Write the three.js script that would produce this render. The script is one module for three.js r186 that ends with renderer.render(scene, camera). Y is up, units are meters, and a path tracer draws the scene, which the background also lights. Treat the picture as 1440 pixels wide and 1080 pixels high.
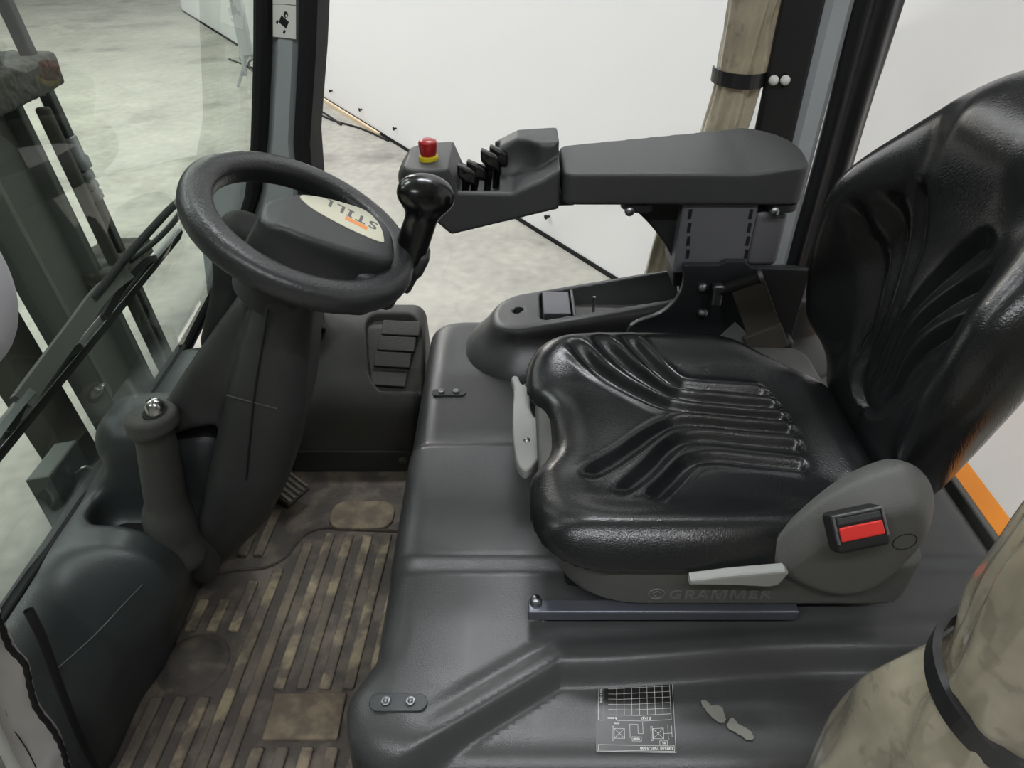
import * as THREE from 'three';
import { RoundedBoxGeometry } from 'three/addons/geometries/RoundedBoxGeometry.js';
import { mergeGeometries } from 'three/addons/utils/BufferGeometryUtils.js';
import { ImprovedNoise } from 'three/addons/math/ImprovedNoise.js';
import { FontLoader } from 'three/addons/loaders/FontLoader.js';
import { TextGeometry } from 'three/addons/geometries/TextGeometry.js';
import { RectAreaLightUniformsLib } from 'three/addons/lights/RectAreaLightUniformsLib.js';

// ------------------------------------------------------------------ camera, exposure, lights
const scene = new THREE.Scene();
const camera = new THREE.PerspectiveCamera(56.74, 4 / 3, 0.02, 80);
camera.position.set(0, 1.65, 0);
camera.rotation.set(-Math.atan(0.74), 0, 0);
scene.add(camera);
const renderer = new THREE.WebGLRenderer({ antialias: true });
renderer.toneMapping = THREE.LinearToneMapping;
renderer.toneMappingExposure = 1.85;
renderer.shadowMap.enabled = true;
RectAreaLightUniformsLib.init();
scene.background = new THREE.Color(0x000000);

// ceiling lamps of the hall: [x, z, length, turn, strength]
const LAMP_Y = 4.6;
const LAMP_L = 26;
const lampSpots = [];
for (const x of [-6.4, -3.2, 0, 3.2]) for (const z of [-8.6, -5.6, -2.6]) lampSpots.push([x, z]);
const tubeSpots = [[-2.4, 1.7], [-0.5, 1.7], [1.4, 1.7]];                          // slim single tubes behind the photographer
const STAND_LAMP = 150;

// ------------------------------------------------------------------ helpers
const V = (x, y, z) => new THREE.Vector3(x, y, z);
const perlin = new ImprovedNoise();
const noise = (x, y, z) => perlin.noise(x, y, z);
const fbm = (x, y, z, o = 4) => { let a = 0, s = 1, f = 1; for (let i = 0; i < o; i++) { a += noise(x * f, y * f, z * f) * s; s *= 0.5; f *= 2.03; } return a; };
let seed = 12345;
const rnd = () => ((seed = (seed * 1664525 + 1013904223) >>> 0) / 4294967296);
const clamp = (x, a, b) => Math.min(b, Math.max(a, x));
const ss = (a, b, x) => { const t = clamp((x - a) / (b - a), 0, 1); return t * t * (3 - 2 * t); };
const lerp = (a, b, t) => a + (b - a) * t;
const smin = (a, b, k) => { const h = Math.max(k - Math.abs(a - b), 0) / k; return Math.min(a, b) - h * h * k * 0.25; };
const smax = (a, b, k) => -smin(-a, -b, k);
const interp = (xs, ys, x) => { if (x <= xs[0]) return ys[0]; for (let i = 1; i < xs.length; i++) if (x <= xs[i]) { let t = (x - xs[i - 1]) / (xs[i] - xs[i - 1]); return lerp(ys[i - 1], ys[i], t); } return ys[ys.length - 1]; };
// smooth interpolation through points (monotone cubic-ish)
const sinterp = (xs, ys, x) => { const n = xs.length; if (x <= xs[0]) return ys[0]; if (x >= xs[n - 1]) return ys[n - 1]; let i = 1; while (x > xs[i]) i++; const h = xs[i] - xs[i - 1], t = (x - xs[i - 1]) / h; const sl = (j) => j <= 0 ? (ys[1] - ys[0]) / (xs[1] - xs[0]) : j >= n - 1 ? (ys[n - 1] - ys[n - 2]) / (xs[n - 1] - xs[n - 2]) : (ys[j + 1] - ys[j - 1]) / (xs[j + 1] - xs[j - 1]); const m0 = sl(i - 1) * h, m1 = sl(i) * h, t2 = t * t, t3 = t2 * t; return (2 * t3 - 3 * t2 + 1) * ys[i - 1] + (t3 - 2 * t2 + t) * m0 + (-2 * t3 + 3 * t2) * ys[i] + (t3 - t2) * m1; };
// signed distances
const rbox = (x, y, z, cx, cy, cz, hx, hy, hz, r) => { const a = Math.abs(x - cx) - hx + r, b = Math.abs(y - cy) - hy + r, c = Math.abs(z - cz) - hz + r; return Math.hypot(Math.max(a, 0), Math.max(b, 0), Math.max(c, 0)) + Math.min(Math.max(a, b, c), 0) - r; };
const ell = (x, y, z, cx, cy, cz, rx, ry, rz) => { const a = (x - cx) / rx, b = (y - cy) / ry, c = (z - cz) / rz; const k = Math.hypot(a, b, c), q = Math.hypot(a / rx, b / ry, c / rz); return q < 1e-9 ? -Math.min(rx, ry, rz) : k * (k - 1) / q; };
const cone = (x, y, z, A, B, ra, rb) => { const dx = B[0] - A[0], dy = B[1] - A[1], dz = B[2] - A[2]; const t = clamp(((x - A[0]) * dx + (y - A[1]) * dy + (z - A[2]) * dz) / (dx * dx + dy * dy + dz * dz), 0, 1); return Math.hypot(x - A[0] - dx * t, y - A[1] - dy * t, z - A[2] - dz * t) - lerp(ra, rb, t); };
const poly2 = (px, py, P) => { let d = 1e9, s = 1; const n = P.length; for (let i = 0, j = n - 1; i < n; j = i++) { const ex = P[j][0] - P[i][0], ey = P[j][1] - P[i][1], wx = px - P[i][0], wy = py - P[i][1]; const t = clamp((wx * ex + wy * ey) / (ex * ex + ey * ey), 0, 1); const bx = wx - ex * t, by = wy - ey * t; d = Math.min(d, bx * bx + by * by); const c1 = py >= P[i][1], c2 = py < P[j][1], c3 = ex * wy > ey * wx; if ((c1 && c2 && c3) || (!c1 && !c2 && !c3)) s = -s; } return s * Math.sqrt(d); };
// a 2D distance pulled out along the third axis, edges rounded by r
const ext = (d2, w, h, r) => { const a = d2 + r, b = Math.abs(w) - h + r; return Math.min(Math.max(a, b), 0) + Math.hypot(Math.max(a, 0), Math.max(b, 0)) - r; };
const segd = (x, y, a, b, c, d) => { const ex = c - a, ey = d - b, t = clamp(((x - a) * ex + (y - b) * ey) / (ex * ex + ey * ey), 0, 1); return [Math.hypot(x - a - ex * t, y - b - ey * t), t]; };

function uvOblique(geo, s = 1) {
  const p = geo.attributes.position, uv = new Float32Array(p.count * 2);
  for (let i = 0; i < p.count; i++) { const x = p.getX(i), y = p.getY(i), z = p.getZ(i); uv[2 * i] = (x + 0.55 * y) * s; uv[2 * i + 1] = (z - 0.62 * y) * s; }
  geo.setAttribute('uv', new THREE.BufferAttribute(uv, 2));
  return geo;
}
function sdfMesh(f, mn, mx, h) {                                     // surface nets
  const n = [0, 1, 2].map((i) => Math.ceil((mx[i] - mn[i]) / h) + 1), [nx, ny, nz] = n;
  const D = new Float32Array(nx * ny * nz);
  for (let k = 0, q = 0; k < nz; k++) for (let j = 0; j < ny; j++) for (let i = 0; i < nx; i++, q++) D[q] = f(mn[0] + i * h, mn[1] + j * h, mn[2] + k * h);
  const id = new Int32Array(nx * ny * nz).fill(-1), pos = [], nor = [], idx = [];
  const off = [0, 1, nx, nx + 1, nx * ny, nx * ny + 1, nx * ny + nx, nx * ny + nx + 1];
  const E2 = [[0, 1], [2, 3], [4, 5], [6, 7], [0, 2], [1, 3], [4, 6], [5, 7], [0, 4], [1, 5], [2, 6], [3, 7]];
  for (let k = 0; k < nz - 1; k++) for (let j = 0; j < ny - 1; j++) for (let i = 0; i < nx - 1; i++) {
    const q = i + nx * (j + ny * k); let m = 0;
    for (let c = 0; c < 8; c++) if (D[q + off[c]] < 0) m |= 1 << c;
    if (m === 0 || m === 255) continue;
    let sx = 0, sy = 0, sz = 0, ct = 0;
    for (const [a, b] of E2) { if (((m >> a) & 1) === ((m >> b) & 1)) continue; const da = D[q + off[a]], db = D[q + off[b]], t = da / (da - db);
      sx += (a & 1) + t * ((b & 1) - (a & 1)); sy += ((a >> 1) & 1) + t * (((b >> 1) & 1) - ((a >> 1) & 1)); sz += (a >> 2) + t * ((b >> 2) - (a >> 2)); ct++; }
    const x = mn[0] + (i + sx / ct) * h, y = mn[1] + (j + sy / ct) * h, z = mn[2] + (k + sz / ct) * h, e = h * 0.5;
    id[q] = pos.length / 3; pos.push(x, y, z);
    let gx = f(x + e, y, z) - f(x - e, y, z), gy = f(x, y + e, z) - f(x, y - e, z), gz = f(x, y, z + e) - f(x, y, z - e); const l = Math.hypot(gx, gy, gz) || 1; nor.push(gx / l, gy / l, gz / l);
  }
  const quad = (a, b, c, d, flip) => { if (a < 0 || b < 0 || c < 0 || d < 0) return; if (flip) idx.push(a, c, b, a, d, c); else idx.push(a, b, c, a, c, d); };
  for (let k = 0; k < nz - 1; k++) for (let j = 0; j < ny - 1; j++) for (let i = 0; i < nx - 1; i++) {
    const q = i + nx * (j + ny * k), s = D[q] < 0;
    if (j > 0 && k > 0 && s !== (D[q + 1] < 0)) quad(id[q], id[q - nx], id[q - nx - nx * ny], id[q - nx * ny], s);
    if (i > 0 && k > 0 && s !== (D[q + nx] < 0)) quad(id[q], id[q - nx * ny], id[q - 1 - nx * ny], id[q - 1], s);
    if (i > 0 && j > 0 && s !== (D[q + nx * ny] < 0)) quad(id[q], id[q - 1], id[q - 1 - nx], id[q - nx], s);
  }
  const g = new THREE.BufferGeometry();
  g.setAttribute('position', new THREE.Float32BufferAttribute(pos, 3)); g.setAttribute('normal', new THREE.Float32BufferAttribute(nor, 3)); g.setIndex(idx);
  // make winding agree with the normals
  const p = g.attributes.position, a = V(0, 0, 0), b = V(0, 0, 0), c = V(0, 0, 0); let vote = 0;
  for (let t = 0; t < idx.length; t += Math.max(3, 3 * Math.floor(idx.length / 600))) { a.fromBufferAttribute(p, idx[t]); b.fromBufferAttribute(p, idx[t + 1]).sub(a); c.fromBufferAttribute(p, idx[t + 2]).sub(a); b.cross(c); const i3 = idx[t] * 3; vote += Math.sign(b.x * nor[i3] + b.y * nor[i3 + 1] + b.z * nor[i3 + 2]); }
  if (vote < 0) { for (let t = 0; t < idx.length; t += 3) { const w = idx[t + 1]; idx[t + 1] = idx[t + 2]; idx[t + 2] = w; } g.setIndex(idx); }
  return uvOblique(g);
}
const boxG = (cx, cy, cz, sx, sy, sz, r = 0.002, seg = 2) => { const g = new RoundedBoxGeometry(sx, sy, sz, seg, Math.min(r, sx / 2.05, sy / 2.05, sz / 2.05)); g.translate(cx, cy, cz); return uvOblique(g); };
function barG(A, B, w, d, r = 0.003, up = V(0, 0, 1)) {               // box from A to B; w across, d along "up"
  const a = V(...A), b = V(...B), y = b.clone().sub(a), L = y.length(); y.normalize();
  const x = new THREE.Vector3().crossVectors(y, up).normalize(), z = new THREE.Vector3().crossVectors(x, y);
  const g = new RoundedBoxGeometry(w, L, d, 2, Math.min(r, w / 2.05, d / 2.05)); g.applyMatrix4(new THREE.Matrix4().makeBasis(x, y, z).setPosition(a.add(b).multiplyScalar(0.5))); return uvOblique(g);
}
function tubeG(pts, r, seg = 40, rs = 10) { return new THREE.TubeGeometry(new THREE.CatmullRomCurve3(pts.map((p) => V(...p))), seg, r, rs, false); }
function rodG(A, B, ra, rb = ra, seg = 20) { const a = V(...A), b = V(...B), d = b.clone().sub(a), g = new THREE.CylinderGeometry(rb, ra, d.length(), seg); g.applyQuaternion(new THREE.Quaternion().setFromUnitVectors(V(0, 1, 0), d.clone().normalize())); const m = a.add(b).multiplyScalar(0.5); g.translate(m.x, m.y, m.z); return g; }
function latheAt(prof, at, dir = [0, 1, 0], seg = 28) { const g = new THREE.LatheGeometry(prof.map(([r, y]) => new THREE.Vector2(r, y)), seg); g.applyQuaternion(new THREE.Quaternion().setFromUnitVectors(V(0, 1, 0), V(...dir).normalize())); g.translate(...at); return g; }
function plateXY(P, z, t, bev = 0.002) {                             // polygon in XY, thickness along z centred on z
  const s = new THREE.Shape(P.map(([x, y]) => new THREE.Vector2(x, y)));
  const g = new THREE.ExtrudeGeometry(s, { depth: Math.max(t - 2 * bev, 0.0005), bevelEnabled: bev > 0, bevelThickness: bev, bevelSize: bev, bevelOffset: -bev, bevelSegments: 2, curveSegments: 8 });
  g.translate(0, 0, z - t / 2 + bev); return uvOblique(g);
}
const smoothPoly = (P, n = 60, closed = true) => new THREE.CatmullRomCurve3(P.map(([x, y]) => V(x, y, 0)), closed, 'centripetal').getPoints(n).slice(0, closed ? -1 : undefined).map((p) => [p.x, p.y]);
const merge = (...gs) => mergeGeometries(gs.flat().map((g) => { let q = g.index ? g.toNonIndexed() : g; if (!q.attributes.uv) uvOblique(q); for (const k of Object.keys(q.attributes)) if (!['position', 'normal', 'uv'].includes(k)) q.deleteAttribute(k); return q; }));

// ------------------------------------------------------------------ scene bookkeeping
const taken = {};
const numbered = (n) => { if (!(n in taken)) { taken[n] = 0; return n; } taken[n]++; return n + '_' + String(taken[n]).padStart(3, '0'); };
function thing(name, label, category, at = [0, 0, 0], group) { const o = new THREE.Group(); o.name = numbered(name); o.position.set(...at); o.userData = { label, category }; if (group) o.userData.group = group; scene.add(o); return o; }
function part(name, g, m, parent, label) {                          // geometry in world metres; becomes a child of parent
  const o = new THREE.Mesh(g, m); o.name = name; o.castShadow = o.receiveShadow = true;
  let q = parent, off = V(0, 0, 0); while (q && q !== scene) { off.add(q.position); q = q.parent; }
  g.translate(-off.x, -off.y, -off.z);
  if (label) o.userData.label = label;
  parent.add(o); return o;
}
function local(name, g, m, parent, label) { const o = new THREE.Mesh(g, m); o.name = name; o.castShadow = o.receiveShadow = true; if (label) o.userData.label = label; parent.add(o); return o; }
function single(name, g, m, label, category, at = [0, 0, 0], group) { const o = new THREE.Mesh(g, m); g.translate(-at[0], -at[1], -at[2]); o.position.set(...at); o.name = numbered(name); o.castShadow = o.receiveShadow = true; o.userData = { label, category }; if (group) o.userData.group = group; scene.add(o); return o; }
function struct(name, g, m, label, category) { const o = new THREE.Mesh(g, m); o.name = name; o.castShadow = o.receiveShadow = true; o.userData = { kind: 'structure', label, category }; scene.add(o); return o; }

// ------------------------------------------------------------------ textures
function dataTex(n, fn, { srgb = false, rep = 1 } = {}) {
  const a = new Uint8Array(n * n * 4);
  for (let j = 0; j < n; j++) for (let i = 0; i < n; i++) { const c = fn(i / n, j / n), q = 4 * (j * n + i); a[q] = clamp(c[0], 0, 1) * 255; a[q + 1] = clamp(c[1], 0, 1) * 255; a[q + 2] = clamp(c[2], 0, 1) * 255; a[q + 3] = 255; }
  const t = new THREE.DataTexture(a, n, n, THREE.RGBAFormat); t.wrapS = t.wrapT = THREE.RepeatWrapping; t.magFilter = THREE.LinearFilter; t.minFilter = THREE.LinearMipmapLinearFilter; t.generateMipmaps = true; if (srgb) t.colorSpace = THREE.SRGBColorSpace; t.repeat.set(rep, rep); t.needsUpdate = true; return t;
}
// noise that wraps: blend of two shifted fields
const wrapn = (u, v, f, s, o = 3) => { const A = (a, b) => fbm(a * f + s, b * f + s * 1.7, s, o), wu = ss(0.7, 1, u), wv = ss(0.7, 1, v); return lerp(lerp(A(u, v), A(u - 1, v), wu), lerp(A(u, v - 1), A(u - 1, v - 1), wu), wv); };
const grainTex = (rep) => dataTex(256, (u, v) => { const a = 0.5 + 0.5 * wrapn(u, v, 46, 3.1, 2); const b = 0.5 + 0.4 * wrapn(u, v, 90, 9.1, 1); const c = a * 0.7 + b * 0.3; return [c, c, c]; }, { rep });
const G_vinyl = grainTex(9), G_plastic = grainTex(14), G_rubber = grainTex(7);
const concreteTex = dataTex(768, (u, v) => {
  const a = wrapn(u, v, 4, 1.3, 5), b = wrapn(u, v, 11, 5.7, 4), c = wrapn(u, v, 60, 8.2, 2), s = ss(0.12, 0.6, wrapn(u, v, 6, 12.4, 5));
  const scr = ss(0.86, 1.0, 1 - Math.abs(wrapn(u, v * 0.35, 9, 21.3, 3)) * 3.2);
  let l = 0.655 + 0.055 * a + 0.05 * b + 0.045 * c - 0.085 * s - 0.02 * scr; return [l * 1.0, l * 0.985, l * 0.925];
}, { srgb: true, rep: 1 / 3.4 });
const dustTex = (base, dirt, amount, sd) => dataTex(256, (u, v) => { const m = ss(-0.25, 0.45, wrapn(u, v, 7, sd, 4)) * amount + 0.25 * amount * wrapn(u, v, 40, sd + 4, 2); return base.map((b, i) => lerp(b, dirt[i], clamp(m, 0, 1))); }, { srgb: true, rep: 3 });
const filmTex = dataTex(512, (u, v) => { const a = wrapn(u, v, 5, 2.2, 5), s = ss(0.32, 0.55, wrapn(u, v, 14, 7.9, 4)); const l = 0.73 + 0.13 * a - 0.07 * s; return [l * 1.0, l * 0.955, l * 0.84]; }, { srgb: true, rep: 2.2 });

// ------------------------------------------------------------------ materials
const std = (c, r, o = {}) => new THREE.MeshStandardMaterial({ color: c, roughness: r, ...o });
const phy = (c, r, o = {}) => new THREE.MeshPhysicalMaterial({ color: c, roughness: r, ...o });
const M = {
  dash: std('#36393a', 0.4, { bumpMap: G_plastic, bumpScale: 0.0004 }),
  column: std('#343534', 0.55, { bumpMap: G_plastic, bumpScale: 0.0004 }),
  hood: std('#3e3f3f', 0.34, { bumpMap: G_plastic, bumpScale: 0.0003 }),
  vinyl: std('#191a1b', 0.25, { bumpMap: G_vinyl, bumpScale: 0.00035 }),
  wheel: std('#292a2b', 0.38, { bumpMap: G_rubber, bumpScale: 0.0006 }),
  hub: std('#2c2d2e', 0.45, { bumpMap: G_plastic, bumpScale: 0.0003 }),
  gloss: std('#0e0e0f', 0.22),
  greyPl: std('#555552', 0.58, { bumpMap: G_plastic, bumpScale: 0.0004 }),
  letter: std('#626260', 0.6),
  slide: std('#5c5c60', 0.6),
  arm: std('#393a3a', 0.5, { bumpMap: G_plastic, bumpScale: 0.0004 }),
  armBlack: std('#191a1a', 0.6),
  plateBlack: std('#2b2e31', 0.45),
  lever: std('#8f908d', 0.55),
  grip: std('#42413e', 0.7, { bumpMap: G_rubber, bumpScale: 0.0006 }),
  chrome: std('#b8b8b8', 0.22, { metalness: 1 }),
  steel: std('#8d8f92', 0.35, { metalness: 1 }),
  rail: std('#6c6f78', 0.35, { metalness: 0.7 }),
  black: std('#0d0d0d', 0.7),
  seal: std('#0c0c0d', 0.85),
  pillar: std('#a0a5a7', 0.5),
  red: phy('#9c1518', 0.35, { clearcoat: 0.4 }),
  redBuckle: std('#d5312b', 0.4),
  yellow: std('#c9b21f', 0.5),
  orange: std('#e88a12', 0.55),
  webbing: std('#37342e', 0.85),
  footwell: std('#3a3935', 0.55, { bumpMap: G_plastic, bumpScale: 0.0004 }),
  rubberPad: std('#403f3b', 0.75, { bumpMap: G_rubber, bumpScale: 0.0006 }),
  mat: std('#ffffff', 0.85, { map: dustTex([0.30, 0.28, 0.26], [0.46, 0.42, 0.37], 0.7, 2.3), bumpMap: G_rubber, bumpScale: 0.001 }),
  rib: [0, 1, 2, 3].map((i) => std('#ffffff', 0.9, { map: dustTex([0.38, 0.35, 0.31], [[0.62, 0.57, 0.47], [0.56, 0.50, 0.42], [0.58, 0.54, 0.44], [0.47, 0.43, 0.37]][i], 0.95, 5 + i * 3.7), bumpMap: G_rubber, bumpScale: 0.0015 })),
  pad: std('#ffffff', 0.9, { map: dustTex([0.40, 0.36, 0.31], [0.53, 0.48, 0.40], 0.9, 31) }),
  wall: std('#f1f1ef', 0.8),
  hallWall: std('#b9b8b3', 0.9),
  ceiling: std('#d6d6d2', 0.9),
  concrete: std('#ffffff', 0.62, { map: concreteTex }),
  wood: std('#d8c3a4', 0.85),
  mast: std('#4e504b', 0.6),
  mastDark: std('#3a3933', 0.85),
  hose: std('#1d1f1f', 0.55),
  brackets: std('#5a5e5b', 0.5, { metalness: 0.3 }),
  glass: phy('#e9f3ea', 0.02, { transmission: 1, thickness: 0, ior: 1.45 }),
  film: phy('#ffffff', 0.12, { map: filmTex, transmission: 0.38, thickness: 0, clearcoat: 0.8, clearcoatRoughness: 0.12, side: THREE.DoubleSide }),
  whiteEdge: std('#dcdcd8', 0.6),
  softBlack: phy('#1b1b1d', 0.4, { clearcoat: 0.15, clearcoatRoughness: 0.3 }),
  housing: std('#bcbcc2', 0.5),
  chassis: std('#2a2b2c', 0.6),
  standAlu: std('#c9ccd0', 0.3, { metalness: 0.6 }),
  cable: std('#1a1a1a', 0.7),
  lamp: std('#ffffff', 0.6, { emissive: '#f9fbff', emissiveIntensity: 6 }),
  lampCase: std('#e6e6e6', 0.6),
};

// ------------------------------------------------------------------ the hall
const HX0 = -15, HX1 = 9, HZ0 = -18, HZ1 = 8, HY = 4.9;
const planeUV = (g, ax) => { const p = g.attributes.position, uv = new Float32Array(p.count * 2); for (let i = 0; i < p.count; i++) { uv[2 * i] = ax === 'x' ? p.getZ(i) : p.getX(i); uv[2 * i + 1] = ax === 'y' ? p.getZ(i) : p.getY(i); } g.setAttribute('uv', new THREE.BufferAttribute(uv, 2)); return g; };
const slab = (x0, x1, y0, y1, z0, z1, ax) => { const g = new THREE.BoxGeometry(x1 - x0, y1 - y0, z1 - z0); g.translate((x0 + x1) / 2, (y0 + y1) / 2, (z0 + z1) / 2); return planeUV(g, ax); };
struct('floor', slab(HX0, HX1, -0.2, 0, HZ0, HZ1, 'y'), M.concrete, 'pale stained concrete hall floor around the truck', 'floor');
struct('ceiling', slab(HX0, HX1, HY, HY + 0.2, HZ0, HZ1, 'y'), M.ceiling, 'pale flat hall ceiling above the truck', 'ceiling');
struct('wall_back', slab(HX0, HX1, 0, HY, HZ0 - 0.2, HZ0, 'z'), M.hallWall, 'pale end wall of the hall', 'wall');
struct('wall_front', slab(HX0, HX1, 0, HY, HZ1, HZ1 + 0.2, 'z'), M.hallWall, 'pale hall wall behind the photographer', 'wall');
struct('wall_left', slab(HX0 - 0.2, HX0, 0, HY, HZ0, HZ1, 'x'), M.hallWall, 'pale hall wall ahead of the truck', 'wall');
struct('wall_rear', slab(HX1, HX1 + 0.2, 0, HY, HZ0, HZ1, 'x'), M.hallWall, 'pale hall wall behind the truck', 'wall');
// slanted white partition: from A to B on the ground
const WA = V(-4.39, 0, -10.58), WB = V(3.3, 0, 1.22), wdir = WB.clone().sub(WA).normalize(), wlen = WB.clone().sub(WA).length();
const wn = V(-wdir.z, 0, wdir.x); if (wn.x > 0) wn.negate();         // faces the truck
{
  const g = new THREE.BoxGeometry(wlen, 4.2, 0.08); g.translate(wlen / 2, 2.115, 0);
  g.applyMatrix4(new THREE.Matrix4().makeBasis(wdir, V(0, 1, 0), new THREE.Vector3().crossVectors(wdir, V(0, 1, 0))).setPosition(WA.clone().addScaledVector(wn, -0.04)));
  struct('wall_right', planeUV(g, 'z'), M.wall, 'smooth white partition wall standing slanted beside the truck', 'wall');
}
const onWall = (s, y, o = 0) => WA.clone().addScaledVector(wdir, s).addScaledVector(wn, o).setY(y).toArray();
{ // wooden strip along the foot of the partition, and a dark sill gap
  const g = barG(onWall(3.2, 0.012, 0.03), onWall(6.3, 0.012, 0.03), 0.022, 0.035, 0.003, V(0, 1, 0));
  struct('trim_1', g, M.wood, 'raw wooden batten lying along the foot of the white partition', 'batten');
  const g2 = barG(onWall(0, 0.012, 0.004), onWall(wlen, 0.012, 0.004), 0.008, 0.024, 0.002, V(0, 1, 0));
  struct('trim_2', g2, M.seal, 'thin dark gap strip along the foot of the white partition', 'strip');
}
for (const [s, y] of [[4.7, 0.11], [5.35, 0.12], [5.95, 0.11], [6.55, 0.12], [7.9, 0.17], [8.4, 0.13]]) {
  const p = onWall(s, y, 0.0), q = onWall(s, y, 0.022);
  const t = thing('wall_hook', 'small black hook screwed to the white partition near the floor', 'hook', p, 'hooks along the white partition');
  part('stem', rodG(p, q, 0.006), M.black, t); part('knob', latheAt([[0, -0.005], [0.012, -0.004], [0.013, 0.003], [0, 0.007]], q, wn.toArray(), 12), M.black, t);
}
for (let i = 0; i < 2; i++) {
  const pts = []; for (let k = 0; k <= 9; k++) { const s = 3.2 + k * (i ? 0.30 : 0.36); pts.push(onWall(s, 0.008 + (i ? 0.002 : 0), 0.16 + 0.06 * i + 0.05 * Math.sin(k * 1.3 + i * 1.9) + (k > 7 ? -0.05 * (k - 7) : 0))); }
  single('floor_cable', tubeG(pts, 0.008, 60, 6), M.cable, i ? 'thin black cable lying on the concrete, outer of two beside the wooden batten' : 'black cable lying on the concrete close against the wooden batten', 'cable', pts[0]);
}
{ // silver light stand with its lamp above the frame
  const b = [-2.285, 0, -6.72], t = thing('light_stand', 'silver tripod light stand in front of the white partition', 'light stand', b);
  part('outer_tube', rodG([b[0], 0.25, b[2]], [b[0], 1.5, b[2]], 0.024), M.standAlu, t);
  part('inner_tube', rodG([b[0], 1.5, b[2]], [b[0], 2.9, b[2]], 0.017), M.standAlu, t);
  part('side_tube', rodG([b[0] - 0.07, 0.1, b[2] + 0.04], [b[0] - 0.03, 2.1, b[2] + 0.02], 0.018), M.standAlu, t);
  part('sleeve', boxG(b[0] - 0.025, 0.50, b[2] + 0.02, 0.10, 0.48, 0.06, 0.015), M.standAlu, t);
  part('clamp_ring', new THREE.TorusGeometry(0.05, 0.009, 8, 20).translate(b[0] + 0.02, 0.18, b[2] + 0.03), M.steel, t);
  part('collar', latheAt([[0.02, -0.03], [0.045, -0.03], [0.045, 0.03], [0.02, 0.03]], [b[0], 1.1, b[2]]), M.black, t);
  for (let k = 0; k < 3; k++) { const a = k * 2.094 + 0.5; part('leg', rodG([b[0], 0.32, b[2]], [b[0] + Math.cos(a) * 0.17, 0.015, b[2] + Math.sin(a) * 0.17], 0.013), M.standAlu, t); }
  const hp = [b[0], 2.95, b[2]], aim = V(0.62, -0.3, -0.25).normalize();
  const head = part('lamp_head', latheAt([[0.04, -0.12], [0.1, -0.1], [0.17, 0.0], [0.18, 0.02], [0.165, 0.02], [0.09, -0.08], [0, -0.09]], hp, aim.toArray()), M.black, t);
  part('lamp_glass', latheAt([[0, 0.0], [0.16, 0.0], [0.16, 0.008], [0, 0.012]], hp, aim.toArray()), M.lamp, t);
  const sp = new THREE.SpotLight('#fffaf2', STAND_LAMP, 0, 0.95, 0.6, 2); sp.position.set(...hp).addScaledVector(aim, 0.05); sp.target.position.copy(sp.position).add(aim); sp.castShadow = true; sp.shadow.radius = 6; scene.add(sp, sp.target);
}
tubeSpots.forEach(([x, z]) => {
  const t = thing('tube_light', 'slim single fluorescent tube hanging from the hall ceiling', 'ceiling light', [x, LAMP_Y, z], 'slim tube lights on the hall ceiling');
  part('case', boxG(x, LAMP_Y + 0.06, z, 1.6, 0.05, 0.06, 0.01), M.lampCase, t);
  for (const s of [-1, 1]) part('hanger', rodG([x + s * 0.6, LAMP_Y + 0.08, z], [x + s * 0.6, HY + 0.01, z], 0.008), M.steel, t);
  part('tube', rodG([x - 0.75, LAMP_Y + 0.02, z], [x + 0.75, LAMP_Y + 0.02, z], 0.016), M.lamp, t);
  const l = new THREE.RectAreaLight('#f9fbff', LAMP_L * 2.6, 1.5, 0.1); l.position.set(x, LAMP_Y, z); l.rotation.x = -Math.PI / 2; scene.add(l);
});
lampSpots.forEach(([x, z], i) => {
  const t = thing('ceiling_light', 'long white fluorescent ceiling light', 'ceiling light', [x, LAMP_Y, z], 'fluorescent lights in rows on the hall ceiling');
  part('case', boxG(x, LAMP_Y + 0.09, z, 1.6, 0.1, 0.34, 0.01), M.lampCase, t);
  for (const s of [-1, 1]) part('hanger', rodG([x + s * 0.6, LAMP_Y + 0.13, z], [x + s * 0.6, HY + 0.01, z], 0.008), M.steel, t);
  part('diffuser', boxG(x, LAMP_Y + 0.03, z, 1.52, 0.02, 0.28, 0.004), M.lamp, t);
  const l = new THREE.RectAreaLight('#f9fbff', LAMP_L, 1.52, 0.28); l.position.set(x, LAMP_Y, z); l.rotation.x = -Math.PI / 2; scene.add(l);
});

// ------------------------------------------------------------------ truck: chassis, frame, glass
const T0 = 0.57;                                                     // cab floor height
{
  const t = thing('truck_chassis', 'dark truck chassis with an orange rear body under the cab', 'chassis', [0, 0, -0.8]);
  part('frame', boxG(-0.02, 0.40, -0.8, 1.36, 0.30, 0.96, 0.02), M.chassis, t);
  part('sill', boxG(0.05, 0.66, -0.33, 1.25, 0.3, 0.05, 0.012), M.chassis, t);
  part('tail_panel', boxG(0.692, 0.72, -0.80, 0.012, 0.30, 0.98, 0.004), M.greyPl, t);
  part('counterweight', plateXY([[0.70, 0.2], [0.98, 0.22], [0.98, 0.46], [0.735, 0.80], [0.735, 0.866], [0.70, 0.866]], -0.80, 1.02, 0.012), M.orange, t, 'orange painted rear body edge');
  for (const [x, z] of [[-0.75, -1.3], [-0.75, -0.3], [0.7, -1.25], [0.7, -0.35]]) part('tyre', new THREE.CylinderGeometry(0.26, 0.26, 0.16, 40).rotateX(Math.PI / 2).translate(x, 0.26, z), M.seal, t);
}
const gy = [0.5, 0.80, 0.86, 1.05, 1.2, 1.475, 1.75, 2.0], gx = [-0.80, -0.70, -0.66, -0.53, -0.455, -0.385, -0.335, -0.30];
const glassX = (y) => sinterp(gy, gx, y);
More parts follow.
